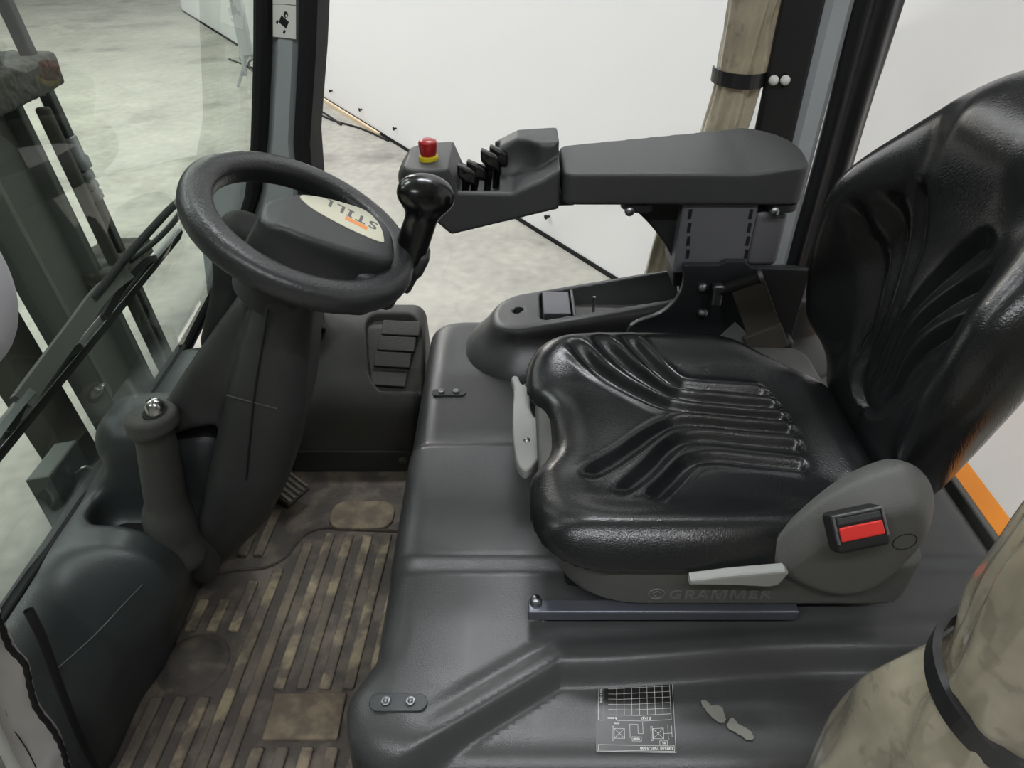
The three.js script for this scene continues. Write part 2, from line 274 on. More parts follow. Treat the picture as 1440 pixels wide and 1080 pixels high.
{
  const n = 28, rows = []; for (let i = 0; i <= n; i++) { const y = lerp(0.86, 1.98, i / n); rows.push([glassX(y), y]); }
  const t = thing('windshield', 'clear curved windscreen in front of the steering wheel', 'windscreen', [-0.66, 0.86, -0.85]);
  const pos = [], idx = []; for (const [x, y] of rows) for (const z of [-1.205, -0.45]) pos.push(x, y, z); for (let i = 0; i < n; i++) { const a = 2 * i; idx.push(a, a + 1, a + 3, a, a + 3, a + 2); }
  const g = new THREE.BufferGeometry(); g.setAttribute('position', new THREE.Float32BufferAttribute(pos, 3)); g.setIndex(idx); g.computeVertexNormals(); uvOblique(g);
  part('pane', g, M.glass, t);
  part('lower_seal', barG([-0.664, 0.857, -0.45], [-0.664, 0.857, -1.2], 0.02, 0.012, 0.004, V(0, 1, 0)), M.seal, t);
}
const frame = thing('cab_frame', 'grey and black steel cab frame posts around the driver', 'cab frame', [0, T0, -0.85]);
function sweepPost(P, wx, z0, z1, m, name) {                         // P: [x (left edge), y] ; strip from x to x+wx
  const n = P.length, pos = [], idx = [];
  const ring = (x, y, w) => { const b = Math.min(0.012, w * 0.3); return [[x, z0 + b], [x, z1 - b], [x + b, z1], [x + w - b, z1], [x + w, z1 - b], [x + w, z0 + b], [x + w - b, z0], [x + b, z0]].map(([a, z]) => [a, y, z]); };
  P.forEach(([x, y, w]) => ring(x, y, w ?? wx).forEach((q) => pos.push(...q)));
  for (let i = 0; i < n - 1; i++) for (let k = 0; k < 8; k++) { const a = i * 8 + k, b = i * 8 + (k + 1) % 8; idx.push(a, b, b + 8, a, b + 8, a + 8); }
  for (let k = 1; k < 7; k++) { idx.push(0, k + 1, k); const o = (n - 1) * 8; idx.push(o, o + k, o + k + 1); }
  let g = new THREE.BufferGeometry(); g.setAttribute('position', new THREE.Float32BufferAttribute(pos, 3)); g.setIndex(idx); g = g.toNonIndexed(); g.computeVertexNormals(); uvOblique(g);
  return part(name, g, m, frame);
}
// far front post: grey face, black window seal ahead of it, black door seal behind it
const ys = [0.80, 0.9, 1.0, 1.08, 1.17, 1.26, 1.40, 1.476, 1.7, 1.98];
const px0 = (y) => sinterp([0.8, 0.95, 1.08, 1.17, 1.26, 1.476, 1.98], [-0.66, -0.56, -0.49, -0.447, -0.418, -0.366, -0.285], y);
const pw0 = (y) => sinterp([0.8, 0.95, 1.08, 1.17, 1.26, 1.98], [0.22, 0.15, 0.10, 0.07, 0.049, 0.046], y);
const post = sweepPost(ys.map((y) => [px0(y), y, pw0(y)]), 0.045, -1.30, -1.215, M.pillar, 'front_post');
sweepPost(ys.map((y) => [glassX(y) - 0.005, y, 0.02]), 0.018, -1.25, -1.198, M.seal, 'window_seal');
sweepPost(ys.map((y) => [px0(y) + pw0(y) - 0.002, y, 0.028]), 0.026, -1.312, -1.205, M.seal, 'door_seal');
part('gusset', plateXY([[-0.575, 1.185], [-0.45, 1.205], [-0.40, 1.18], [-0.38, 0.95], [-0.62, 0.90]], -1.265, 0.02, 0.004), M.pillar, frame);
// near front post
sweepPost(ys.map((y) => [px0(y) - 0.05, y, Math.min(pw0(y), 0.06)]), 0.045, -0.40, -0.33, M.pillar, 'front_post');
// rear posts
sweepPost([[0.51, 0.80], [0.51, 1.2], [0.512, 1.5], [0.52, 1.98]].map(([x, y]) => [x, y, 0.05]), 0.05, -1.40, -1.30, M.pillar, 'rear_post');
sweepPost([[0.62, 0.80], [0.62, 1.98]].map(([x, y]) => [x, y, 0.05]), 0.05, -0.32, -0.24, M.pillar, 'rear_post');
for (const z of [-1.30, -0.33]) part('roof_rail', barG([-0.30, 1.99, z], [0.62, 1.99, z], 0.05, 0.05, 0.01), M.chassis, frame);
for (let k = 0; k < 5; k++) part('roof_bar', barG([-0.28 + k * 0.22, 1.99, -1.30], [-0.28 + k * 0.22, 1.99, -0.33], 0.03, 0.05, 0.008, V(0, 1, 0)), M.chassis, frame);

// warning sticker on the front post
function canvasTex(w, h, draw) { const c = document.createElement('canvas'); c.width = w; c.height = h; const x = c.getContext('2d'); draw(x, w, h); const t = new THREE.CanvasTexture(c); t.colorSpace = THREE.SRGBColorSpace; t.anisotropy = 8; return t; }
{
  const tex = canvasTex(256, 512, (c, w, h) => {
    c.fillStyle = '#e4e3dd'; c.fillRect(0, 0, w, h); c.strokeStyle = '#333'; c.lineWidth = 5; c.strokeRect(3, 3, w - 6, h - 6); c.beginPath(); c.moveTo(0, h / 2); c.lineTo(w, h / 2); c.stroke();
    const man = (ox, oy) => { c.save(); c.translate(ox, oy); c.rotate(0.5); c.fillStyle = '#15161c'; c.fillRect(-45, -20, 90, 62); c.fillRect(-70, 34, 22, 30); c.fillRect(28, 58, 22, 30); c.beginPath(); c.arc(-8, -48, 24, 0, 7); c.fill(); c.fillStyle = '#e4e3dd'; c.beginPath(); c.arc(2, -44, 11, 0, 7); c.fill(); c.restore(); };
    man(118, 118); man(128, 378); c.strokeStyle = '#c3273a'; c.lineWidth = 13; c.beginPath(); c.arc(160, 120, 62, 0, 7); c.stroke(); c.beginPath(); c.moveTo(116, 76); c.lineTo(204, 164); c.moveTo(204, 76); c.lineTo(116, 164); c.stroke();
  });
  const y0 = 1.425, y1 = 1.517, s = new THREE.BufferGeometry(), z = -1.2135;
  const a = (y, f) => px0(y) + pw0(y) * f;
  s.setAttribute('position', new THREE.Float32BufferAttribute([a(y0, .06), y0, z, a(y0, .86), y0 - 0.004, z, a(y1, .86), y1, z, a(y1, .06), y1, z], 3));
  s.setAttribute('uv', new THREE.Float32BufferAttribute([0, 0, 1, 0, 1, 1, 0, 1], 2)); s.setIndex([0, 1, 2, 0, 2, 3]); s.computeVertexNormals();
  const o = part('warning_sticker', s, std('#ffffff', 0.5, { map: tex }), frame, 'white pictogram warning sticker');
}
// black soft panel and flap behind the far rear post
part('rear_soft_panel', (() => { const P = []; for (let i = 0; i <= 14; i++) { const y = lerp(0.85, 1.95, i / 14); P.push([0.562, y], ); } const g = sdfMesh((x, y, z) => { const w = 0.04 + 0.003 * Math.sin(y * 9) , cx = 0.602 + 0.004 * (y - 1.2); return Math.max(ell(x, 0, z, cx, 0, -1.315, w, 1, 0.028 + 0.008 * Math.sin((x - cx) * 160)), Math.abs(y - 1.4) - 0.55) * 0.7; }, [0.545, 0.84, -1.36], [0.66, 1.97, -1.27], 0.008); return g; })(), M.softBlack, frame);
part('flap', boxG(0.478, 1.42, -1.315, 0.072, 1.1, 0.02, 0.008), M.softBlack, frame);

// ------------------------------------------------------------------ rolled clear curtains
function roll(axis, folds, sd, n = 90, m = 110) {
  const c = new THREE.CatmullRomCurve3(axis.map((p) => V(...p.slice(0, 3)))), pos = [], idx = [], uv = [];
  for (let i = 0; i <= n; i++) { const s = i / n, p = c.getPoint(s), r0 = interp(axis.map((_, k) => k / (axis.length - 1)), axis.map((q) => q[3]), s);
    for (let k = 0; k <= m; k++) { const a = (k % m) / m * Math.PI * 2; const ca = Math.cos(a), sa = Math.sin(a);
      const f = 1 + folds * (0.55 * Math.sin(a * 5 + 3 * noise(s * 2.4, sd, 0)) * 0.5 + 1.1 * noise(ca * 1.6 + sd, sa * 1.6, s * 4.2 + sd) + 0.45 * noise(ca * 4, sa * 4 + sd, s * 9));
      pos.push(p.x + ca * r0 * f, p.y, p.z + sa * r0 * f); uv.push(k / m * 0.5, s * 0.8); } }
  for (let i = 0; i < n; i++) for (let k = 0; k < m; k++) { const a = i * (m + 1) + k; idx.push(a, a + 1, a + m + 2, a, a + m + 2, a + m + 1); }
  const g = new THREE.BufferGeometry(); g.setAttribute('position', new THREE.Float32BufferAttribute(pos, 3)); g.setAttribute('uv', new THREE.Float32BufferAttribute(uv, 2)); g.setIndex(idx); g.computeVertexNormals(); return g;
}
{
  const b = [0.33, 0.9, -1.33], t = thing('rolled_curtain', 'clear plastic curtain rolled up and strapped to the rear post behind the armrest', 'curtain', b);
  part('roll', roll([[0.33, 0.90, -1.345, 0.055], [0.35, 1.05, -1.345, 0.052], [0.385, 1.2, -1.34, 0.046], [0.402, 1.34, -1.34, 0.040], [0.412, 1.47, -1.34, 0.046], [0.42, 1.7, -1.34, 0.05], [0.42, 1.92, -1.34, 0.05]], 0.22, 3.7), M.film, t);
  const st = []; for (let k = 0; k <= 16; k++) { const a = lerp(-0.2, Math.PI + 0.1, k / 16); st.push([0.402 + 0.047 * Math.cos(Math.PI - a + 0.0), 1.342 - 0.004 * k / 16, -1.34 + 0.05 * Math.sin(a)]); }
  st.push([0.47, 1.34, -1.302]);
  const rib = (pts, w) => { const pos = [], idx = []; pts.forEach((p) => { pos.push(p[0], p[1] - w / 2, p[2], p[0], p[1] + w / 2, p[2]); }); for (let i = 0; i < pts.length - 1; i++) { const a = 2 * i; idx.push(a, a + 2, a + 3, a, a + 3, a + 1); } const n0 = pos.length / 3; const P2 = pts.map((p, i) => { const q = pts[Math.min(i + 1, pts.length - 1)], o = pts[Math.max(i - 1, 0)]; const tx = q[0] - o[0], tz = q[2] - o[2], l = Math.hypot(tx, tz) || 1; return [p[0] + tz / l * 0.003, p[1], p[2] - tx / l * 0.003]; }); P2.forEach((p) => pos.push(p[0], p[1] - w / 2, p[2], p[0], p[1] + w / 2, p[2])); for (let i = 0; i < pts.length - 1; i++) { const a = n0 + 2 * i; idx.push(a, a + 3, a + 2, a, a + 1, a + 3); for (const e of [0, 1]) idx.push(2 * i + e, n0 + 2 * i + e, n0 + 2 * i + 2 + e, 2 * i + e, n0 + 2 * i + 2 + e, 2 * i + 2 + e); } let g = new THREE.BufferGeometry(); g.setAttribute('position', new THREE.Float32BufferAttribute(pos, 3)); g.setIndex(idx); g = g.toNonIndexed(); g.computeVertexNormals(); return uvOblique(g); };
  part('strap', rib(st, 0.024), M.softBlack, t);
  for (const x of [0.452, 0.472]) part('snap_button', latheAt([[0, 0.005], [0.005, 0.0045], [0.0082, 0.001], [0.0085, -0.003]], [x, 1.341, -1.298], [0, 0, 1], 16), M.whiteEdge, t, 'pale metal snap button');
  // near one
  const b2 = [0.40, 0.62, -0.30], t2 = thing('rolled_curtain', 'grimy clear plastic curtain bundled with a black strap at the door opening', 'curtain', b2);
  part('roll', roll([[0.41, 0.62, -0.29, 0.11], [0.40, 0.80, -0.29, 0.11], [0.395, 0.95, -0.29, 0.105], [0.394, 1.04, -0.29, 0.094], [0.392, 1.10, -0.29, 0.078], [0.390, 1.15, -0.29, 0.064], [0.394, 1.20, -0.29, 0.068], [0.402, 1.28, -0.29, 0.075], [0.42, 1.42, -0.29, 0.075], [0.47, 1.60, -0.29, 0.08], [0.52, 1.92, -0.28, 0.06]], 0.17, 8.3, 150, 150), M.film, t2);
  const s2 = []; for (let k = 0; k <= 40; k++) { const a = k / 40 * Math.PI * 2; s2.push([0.390 + 0.070 * Math.cos(a), 1.150 + 0.004 * Math.sin(a * 2), -0.29 + 0.070 * Math.sin(a)]); }
  part('strap', tubeFlat(s2, 0.020, 0.006), M.softBlack, t2);
}
function tubeFlat(pts, w, th) {                                      // flat band along pts, wide in the vertical
  const c = new THREE.CatmullRomCurve3(pts.map((p) => V(...p))), n = 60, pos = [], idx = [];
  for (let i = 0; i <= n; i++) { const p = c.getPoint(i / n), t = c.getTangent(i / n); const up = V(0, 1, 0).addScaledVector(t, -t.y).normalize(), o = new THREE.Vector3().crossVectors(t, up);
    for (const [a, b] of [[-1, -1], [1, -1], [1, 1], [-1, 1]]) { const q = p.clone().addScaledVector(up, a * w / 2).addScaledVector(o, b * th / 2); pos.push(q.x, q.y, q.z); } }
  for (let i = 0; i < n; i++) for (let k = 0; k < 4; k++) { const a = 4 * i + k, b = 4 * i + (k + 1) % 4; idx.push(a, b, b + 4, a, b + 4, a + 4); }
  let g = new THREE.BufferGeometry(); g.setAttribute('position', new THREE.Float32BufferAttribute(pos, 3)); g.setIndex(idx); g = g.toNonIndexed(); g.computeVertexNormals(); return uvOblique(g);
}

// ------------------------------------------------------------------ battery hood
const ridgeSide = (x, z) => { // distance past the diagonal edge into the lowered near-side tray (positive inside)
  const zl = x < 0.06 ? lerp(-0.385, -0.505, clamp((x + 0.13) / 0.19, 0, 1)) : -0.505 - 0.02 * ss(0.06, 0.4, x);
  return z - zl;
};
const hoodTop = (x, z) => {
  let y = 0.86 + 0.013 * ss(-0.905, -0.875, z) * (1 - ss(-0.655, -0.628, z));
  y -= 0.028 * ss(0.0, 0.032, ridgeSide(x, z));
  y -= 0.004 * Math.exp(-Math.pow((ridgeSide(x, z) + 0.028) / 0.012, 2)) * ss(-0.13, -0.05, x);
  return y;
};
const hood = thing('battery_hood', 'big black moulded plastic hood carrying the seat and side console', 'hood', [0.25, T0, -0.84]);
{
  const f = (x, y, z) => {
    const fx = -0.172 - 0.028 * ss(-0.52, -0.45, z) * ss(0.3, 0.0, 0) - 0.012 * ss(0.86, 0.6, y);
    const front = fx - x, near = z + 0.372, far = -1.315 - z, rear = x - 0.685, top = y - hoodTop(x, z);
    let side = smax(front, near, 0.10); side = smax(side, far, 0.06); side = smax(side, rear, 0.02);
    return smax(top, Math.max(side, 0.56 - y), 0.045);
  };
  part('cover', sdfMesh(f, [-0.24, 0.545, -1.34], [0.71, 0.90, -0.345], 0.0062), M.hood, hood);
  // screw plates
  for (const [x0, x1, z, lab] of [[-0.166, -0.098, -0.444, 0], [-0.148, -0.084, -1.04, 0]]) {
    const y = hoodTop((x0 + x1) / 2, z) + 0.0012, cx = (x0 + x1) / 2, L = x1 - x0;
    const pl = part('screw_plate', (() => { const g = sdfMesh((x, yy, zz) => ext(Math.max(segd(x, zz, x0 + 0.011, z, x1 - 0.011, z)[0] - 0.011, -1), yy - y, 0.0016, 0.001), [x0 - 0.004, y - 0.004, z - 0.015], [x1 + 0.004, y + 0.004, z + 0.015], 0.0012); return g; })(), M.dash, hood);
    for (const s of [-0.21, 0.21]) { const sc = part('screw', latheAt([[0, 0.0015], [0.0022, 0.0015], [0.0026, 0.004], [0.0052, 0.004], [0.0056, 0.0025], [0.0056, -0.001]], [cx + s * L * 1.0, y + 0.0008, z], [0, 1, 0], 16), M.steel, pl); }
  }
  // side console on the far side
  const cTop = (x) => lerp(0.932, 1.012, clamp((x + 0.05) / 0.42, 0, 1));
  const con = (x, y, z) => {
    const px = x, d = (() => { const a = Math.abs(z + 1.195) - 0.075 + 0.07, b = Math.max(-0.045 - px, px - 0.60) + 0.07; return Math.hypot(Math.max(a, 0), Math.max(b, 0)) + Math.min(Math.max(a, b), 0) - 0.07; })();
    const flare = 0.05 * ss(0.93, 0.85, y);
    let s = smax(d - flare, y - cTop(x), 0.022); s = Math.max(s, 0.845 - y);
    const rec = rbox(x, y, z, 0.25, 1.0, -1.200, 0.195, 0.085, 0.052, 0.012);
    s = smax(s, -rec, 0.006);
    s = Math.max(s, -(Math.hypot(x - 0.012, (z + 1.198) * 1.0) - 0.0105 + 0 * y));
    return s;
  };
  const console_ = part('console', sdfMesh(con, [-0.11, 0.84, -1.34], [0.62, 1.03, -1.06], 0.0052), M.hood, hood);
  part('hole_lining', new THREE.CylinderGeometry(0.0115, 0.0115, 0.04, 16, 1, true).translate(0.012, 0.915, -1.198), M.black, console_);
  const sw = part('blank_panel', boxG(0.086, 0.944, -1.20, 0.052, 0.03, 0.086, 0.003), M.slide, console_);
  sw.geometry.translate(0, 0, 0);
  part('divider', boxG(0.118, 0.935, -1.20, 0.006, 0.05, 0.10, 0.002), M.hood, console_);
  part('pin', rodG([0.16, 0.915, -1.21], [0.16, 0.965, -1.21], 0.003), M.steel, console_);
  part('wire_loop', tubeG([[0.345, 0.99, -1.17], [0.325, 0.965, -1.18], [0.318, 0.985, -1.20], [0.322, 1.01, -1.225], [0.335, 1.018, -1.235]], 0.0016, 30, 6), M.lever, console_);
  part('tray_floor', boxG(0.27, 0.922, -1.20, 0.30, 0.006, 0.10, 0.002), M.greyPl, console_);
  // load chart
  const tex = canvasTex(640, 680, (c, w, h) => {
    c.fillStyle = '#1b1c1b'; c.fillRect(0, 0, w, h); c.strokeStyle = '#cfd0ca'; c.fillStyle = '#cfd0ca'; c.lineWidth = 3; c.strokeRect(6, 6, w - 12, h - 12);
    // drawn for the driver's side, turned half round below
    c.lineWidth = 3; c.strokeRect(18, 16, w - 36, 44); c.font = 'bold 32px sans-serif'; c.fillText('100x40 1501-1600', 24, 50);
    c.lineWidth = 3; const pal = (x, y) => { c.strokeRect(x, y, 84, 84); c.beginPath(); c.moveTo(x, y); c.lineTo(x + 84, y + 84); c.moveTo(x + 84, y); c.lineTo(x, y + 84); c.stroke(); c.strokeRect(x + 88, y - 18, 12, 120); };
    pal(96, 120); pal(410, 116); c.strokeRect(70, 66, 60, 36); c.font = 'bold 26px sans-serif'; c.fillText('95', 82, 94); c.beginPath(); c.moveTo(60, 110); c.lineTo(60, 230); c.moveTo(96, 160); c.lineTo(30, 160); c.moveTo(30, 130); c.lineTo(30, 220); c.stroke();
    c.strokeRect(276, 96, 74, 36); c.fillText('1600', 284, 124); c.beginPath(); c.moveTo(366, 120); c.lineTo(366, 240); c.lineTo(300, 240); c.lineTo(300, 160); c.lineTo(260, 160); c.lineTo(260, 262); c.stroke(); c.font = 'bold 22px sans-serif'; c.fillText('mm', 450, 250);
    c.font = 'bold 28px sans-serif'; c.fillText('D (kg)', 190, 300); c.fillText('h mm', 470, 300);
    c.strokeRect(30, 270, 440, 330); for (let i = 1; i < 7; i++) { c.beginPath(); c.moveTo(30 + i * 63, 318); c.lineTo(30 + i * 63, 640); c.stroke(); } for (let i = 0; i < 7; i++) { c.beginPath(); c.moveTo(30, 318 + i * 48); c.lineTo(540, 318 + i * 48); c.stroke(); }
    c.font = 'bold 20px sans-serif'; const top = ['600', '700', '800', '900', '1000', '1200']; top.forEach((s, i) => { c.fillText(s, 96 + i * 63, 602); c.fillText(String(1600 - i * 40), 96 + i * 63, 640); });
    c.save(); c.translate(610, 560); c.rotate(-Math.PI / 2); c.font = 'bold 28px sans-serif'; c.fillText('1501-1600', 0, 0); c.restore(); c.strokeRect(576, 270, 46, 380);
  });
  const yy = 0.8335, g = new THREE.BufferGeometry();
  // corners: the chart reads from the driver's side (upside down from the door)
  g.setAttribute('position', new THREE.Float32BufferAttribute([0.105, yy, -0.494, 0.200, yy, -0.499, 0.187, yy, -0.399, 0.0955, yy, -0.401], 3));
  g.setAttribute('uv', new THREE.Float32BufferAttribute([1, 0, 0, 0, 0, 1, 1, 1], 2)); g.setIndex([0, 2, 1, 0, 3, 2]); g.computeVertexNormals();
  part('load_chart', g, std('#ffffff', 0.3, { map: tex }), hood, 'dark load chart sticker with white grid and figures');
  // scuffed patches
  for (const P of [[[0, 0], [0.008, 0.001], [0.010, 0.008], [0.020, 0.006], [0.026, 0.014], [0.026, 0.026], [0.020, 0.032], [0.006, 0.018], [0, 0.008]], [[0.028, 0.030], [0.036, 0.023], [0.040, 0.030], [0.052, 0.039], [0.057, 0.050], [0.050, 0.053], [0.036, 0.044], [0.026, 0.037]]]) {
    const s = new THREE.ShapeGeometry(new THREE.Shape(smoothPoly(P, 40).map(([x, y]) => new THREE.Vector2(x * 0.9 + 0.002 * noise(x * 300, y * 300, 1), y * 0.9 + 0.002 * noise(x * 300, y * 300, 7))))); s.scale(1, -1, 1); s.rotateX(-Math.PI / 2); s.translate(0.228, yy + 0.0006, -0.462); { const ix = s.index.array; for (let i = 0; i < ix.length; i += 3) { const q = ix[i]; ix[i] = ix[i + 1]; ix[i + 1] = q; } }
    const n = s.attributes.normal; for (let i = 0; i < n.count; i++) n.setXYZ(i, 0, 1, 0);
    part('glue_residue', s, std('#77766f', 0.8, { side: THREE.DoubleSide }), hood, 'torn grey remains of a sticker');
  }
}

// ------------------------------------------------------------------ floor mat
{
  const t = thing('floor_mat', 'dusty ribbed rubber floor mat in the footwell', 'floor mat', [-0.4, T0 - 0.015, -0.8]);
  part('mat', boxG(-0.40, T0 - 0.008, -0.80, 0.50, 0.016, 0.86, 0.004), M.mat, t);
  const turn = 0.055, skew = (x, z) => [x + (z + 0.6) * -turn, z];
  const xs = []; for (let k = 0; k < 10; k++) xs.push(-0.566 + k * 0.0375);
  const sh = {};
  const rib = (xc, z0, z1, i) => { const [xa, za] = skew(xc, z0), [xb, zb] = skew(xc, z1); const g = barG([xa, T0 + 0.003, za], [xb, T0 + 0.003, zb], 0.019, 0.010, 0.004, V(0, 1, 0)); part('rib', g, M.rib[i % 4], t); };
  let q = 0;
  xs.forEach((x, k) => {
    const zfar = x < -0.50 ? -0.80 : x < -0.46 ? -0.84 : x < -0.42 ? -0.87 : x < -0.38 ? -0.93 : -0.955;
    if (x > -0.385) { rib(x, zfar, -0.628, q++); rib(x, -0.535, -0.42, q++); }
    else if (x < -0.49) { rib(x, zfar, -0.735, q++); rib(x, -0.615, -0.42, q++); }
    else rib(x, zfar, -0.42, q++);
  });
  for (const x of [-0.535, -0.505]) rib(x, -1.02, -0.90, 3);
  part('heel_pad', boxG(-0.322, T0 + 0.003, -0.583, 0.115, 0.012, 0.075, 0.004), M.pad, t);
  part('heel_pad', sdfMesh((x, y, z) => ext(rbox(x, 0, z, -0.305, 0, -1.005, 0.065, 1, 0.038, 0.03), y - T0 - 0.002, 0.006, 0.003), [-0.38, T0 - 0.006, -1.05], [-0.23, T0 + 0.012, -0.96], 0.003), M.pad, t);
  part('boss', uvOblique(latheAt([[0.058, 0], [0.054, 0.006], [0.046, 0.007], [0.042, 0.016], [0.03, 0.026], [0.012, 0.031], [0, 0.0315]], [-0.53, T0, -0.675])), M.mat, t);
  part('border_ridge', tubeG([[-0.22, T0 + 0.001, -0.965], [-0.30, T0 + 0.001, -0.968], [-0.385, T0 + 0.001, -0.972], [-0.415, T0 + 0.001, -0.95], [-0.435, T0 + 0.001, -0.90], [-0.465, T0 + 0.001, -0.875], [-0.51, T0 + 0.001, -0.87], [-0.56, T0 + 0.001, -0.86]], 0.0035, 60, 8), M.mat, t);
}
{ // brake pedal
  const t = thing('brake_pedal', 'small ribbed rubber brake pedal above the mat', 'pedal', [-0.46, T0, -1.04]);
  const C0 = [-0.465, T0 + 0.05, -1.045];
  const A = V(0.75, -0.30, 0.45).normalize(), B = V(0.45, 0, -0.75).normalize(), N = new THREE.Vector3().crossVectors(B, A).normalize(); if (N.y < 0) N.negate();
  const mat = new THREE.Matrix4().makeBasis(A, N, new THREE.Vector3().crossVectors(A, N)).setPosition(...C0);
  const pl = new RoundedBoxGeometry(0.085, 0.012, 0.06, 2, 0.004); pl.applyMatrix4(mat); part('plate', uvOblique(pl), M.rubberPad, t);
  for (let k = 0; k < 5; k++) { const r = new RoundedBoxGeometry(0.08, 0.006, 0.006, 2, 0.002); r.translate(0, 0.008, -0.024 + k * 0.012); r.applyMatrix4(mat); part('rib', uvOblique(r), M.rib[3], t); }
  part('arm', barG([C0[0] - 0.01, C0[1] - 0.01, C0[2] - 0.01], [-0.54, T0 - 0.002, -1.09], 0.02, 0.012, 0.004), M.black, t);
}
// ------------------------------------------------------------------ footwell cover on the far side
{
  const t = thing('footwell_cover', 'dark plastic cover with a ribbed storage tray at the far side of the footwell', 'cover', [-0.4, T0, -1.2]);
  const prof = smoothPoly([[-1.36, 0.56], [-1.36, 0.84], [-1.335, 0.875], [-1.29, 0.862], [-1.22, 0.805], [-1.165, 0.735], [-1.15, 0.66], [-1.145, 0.56]], 70);
  const rx = (x, y, z) => { const u = x + 0.246, vz = z + 1.245; const cs = 0.97, sn = 0.24; return [u * cs - vz * sn * 0.6, vz]; };
  const f = (x, y, z) => {
    let s = ext(poly2(z, y, prof), x + 0.400, 0.215, 0.03);
    const h = interp([-1.335, -1.29, -1.22, -1.165], [0.875, 0.862, 0.805, 0.735], z);   // surface height
    const [a, b] = rx(x, y, z); const pk = Math.max(rbox(a, 0, b, 0, 0, 0, 0.056, 1, 0.062, 0.03), (h - 0.018) - y);
    return smax(s, -pk, 0.006);
  };
  const body = part('body', sdfMesh(f, [-0.63, 0.555, -1.38], [-0.17, 0.89, -1.12], 0.005), M.footwell, t);
  for (let k = 0; k < 4; k++) { // rubber pads stepping down the slope
    const z = -1.285 + k * 0.027, y = interp([-1.335, -1.29, -1.22, -1.165], [0.875, 0.862, 0.805, 0.735], z) - 0.012, x = -0.236 - 0.0075 * k;
    const g = new RoundedBoxGeometry(0.082 - 0.002 * k, 0.008, 0.034, 2, 0.003); g.rotateX(0.62); g.rotateY(-0.10); g.translate(x, y, z); part('tray_pad', uvOblique(g), M.rubberPad, t);
  }
  part('cable_tie', tubeG([[-0.46, 0.80, -1.20], [-0.445, 0.818, -1.225], [-0.425, 0.828, -1.24], [-0.405, 0.845, -1.262]], 0.004, 30, 8), M.black, t);
  part('clip', boxG(-0.40, 0.855, -1.268, 0.018, 0.012, 0.012, 0.003), M.black, t);
  part('kick_plate', boxG(-0.41, 0.60, -1.141, 0.41, 0.06, 0.012, 0.004), M.column, t);
  part('bolt', latheAt([[0, 0.006], [0.006, 0.005], [0.010, 0.001], [0.010, -0.002]], [-0.235, 0.605, -1.135], [0, 0, 1], 16), M.greyPl, t);
}

// ------------------------------------------------------------------ dashboard
{
  const t = thing('dashboard', 'dark moulded dashboard below the windscreen with an open storage pocket', 'dashboard', [-0.6, T0, -0.85]);
  const prof = smoothPoly([[-0.69, 0.56], [-0.69, 0.83], [-0.665, 0.858], [-0.61, 0.868], [-0.56, 0.862], [-0.525, 0.835], [-0.505, 0.785], [-0.512, 0.73], [-0.545, 0.66], [-0.585, 0.56]], 80);
  const low = smoothPoly([[-0.69, 0.56], [-0.69, 0.83], [-0.665, 0.858], [-0.63, 0.84], [-0.60, 0.78], [-0.575, 0.72], [-0.575, 0.66], [-0.60, 0.56]], 80);
  const f = (x, y, z) => {
    const m = ss(-0.60, -0.68, z);                                   // the near end is slimmer, the pocket bulges
    const d2 = lerp(poly2(x, y, low), poly2(x, y, prof), m);
    let s = ext(d2, z + 0.845, 0.355, 0.03);
    // shoulder rising to the steering column
    s = smin(s, rbox(x, y, z, -0.525, 0.85, -0.845, 0.11, 0.135, 0.068, 0.055), 0.05);
    // lever bay cut out on the far flank of the bulge
    const pk = rbox(x, y, z, -0.578, 0.90, -0.750, 0.058, 0.10, 0.032, 0.03);
    s = smax(s, -pk, 0.014);
    return s;
  };
  part('panel', sdfMesh(f, [-0.72, 0.555, -1.215], [-0.39, 1.01, -0.47], 0.0056), M.dash, t);
  part('pocket_lining', boxG(-0.578, 0.802, -0.750, 0.09, 0.01, 0.05, 0.003), M.black, t);
  part('seam', tubeG([[-0.60, 0.79, -0.53], [-0.573, 0.792, -0.58], [-0.548, 0.80, -0.63], [-0.52, 0.81, -0.68]], 0.001, 30, 6), M.greyPl, t);
  part('edge_trim', tubeG([[-0.52, 1.00, -0.47], [-0.515, 0.97, -0.462], [-0.52, 0.92, -0.458], [-0.53, 0.85, -0.455], [-0.545, 0.75, -0.455], [-0.56, 0.63, -0.46]], 0.005, 40, 8), M.seal, t);
}
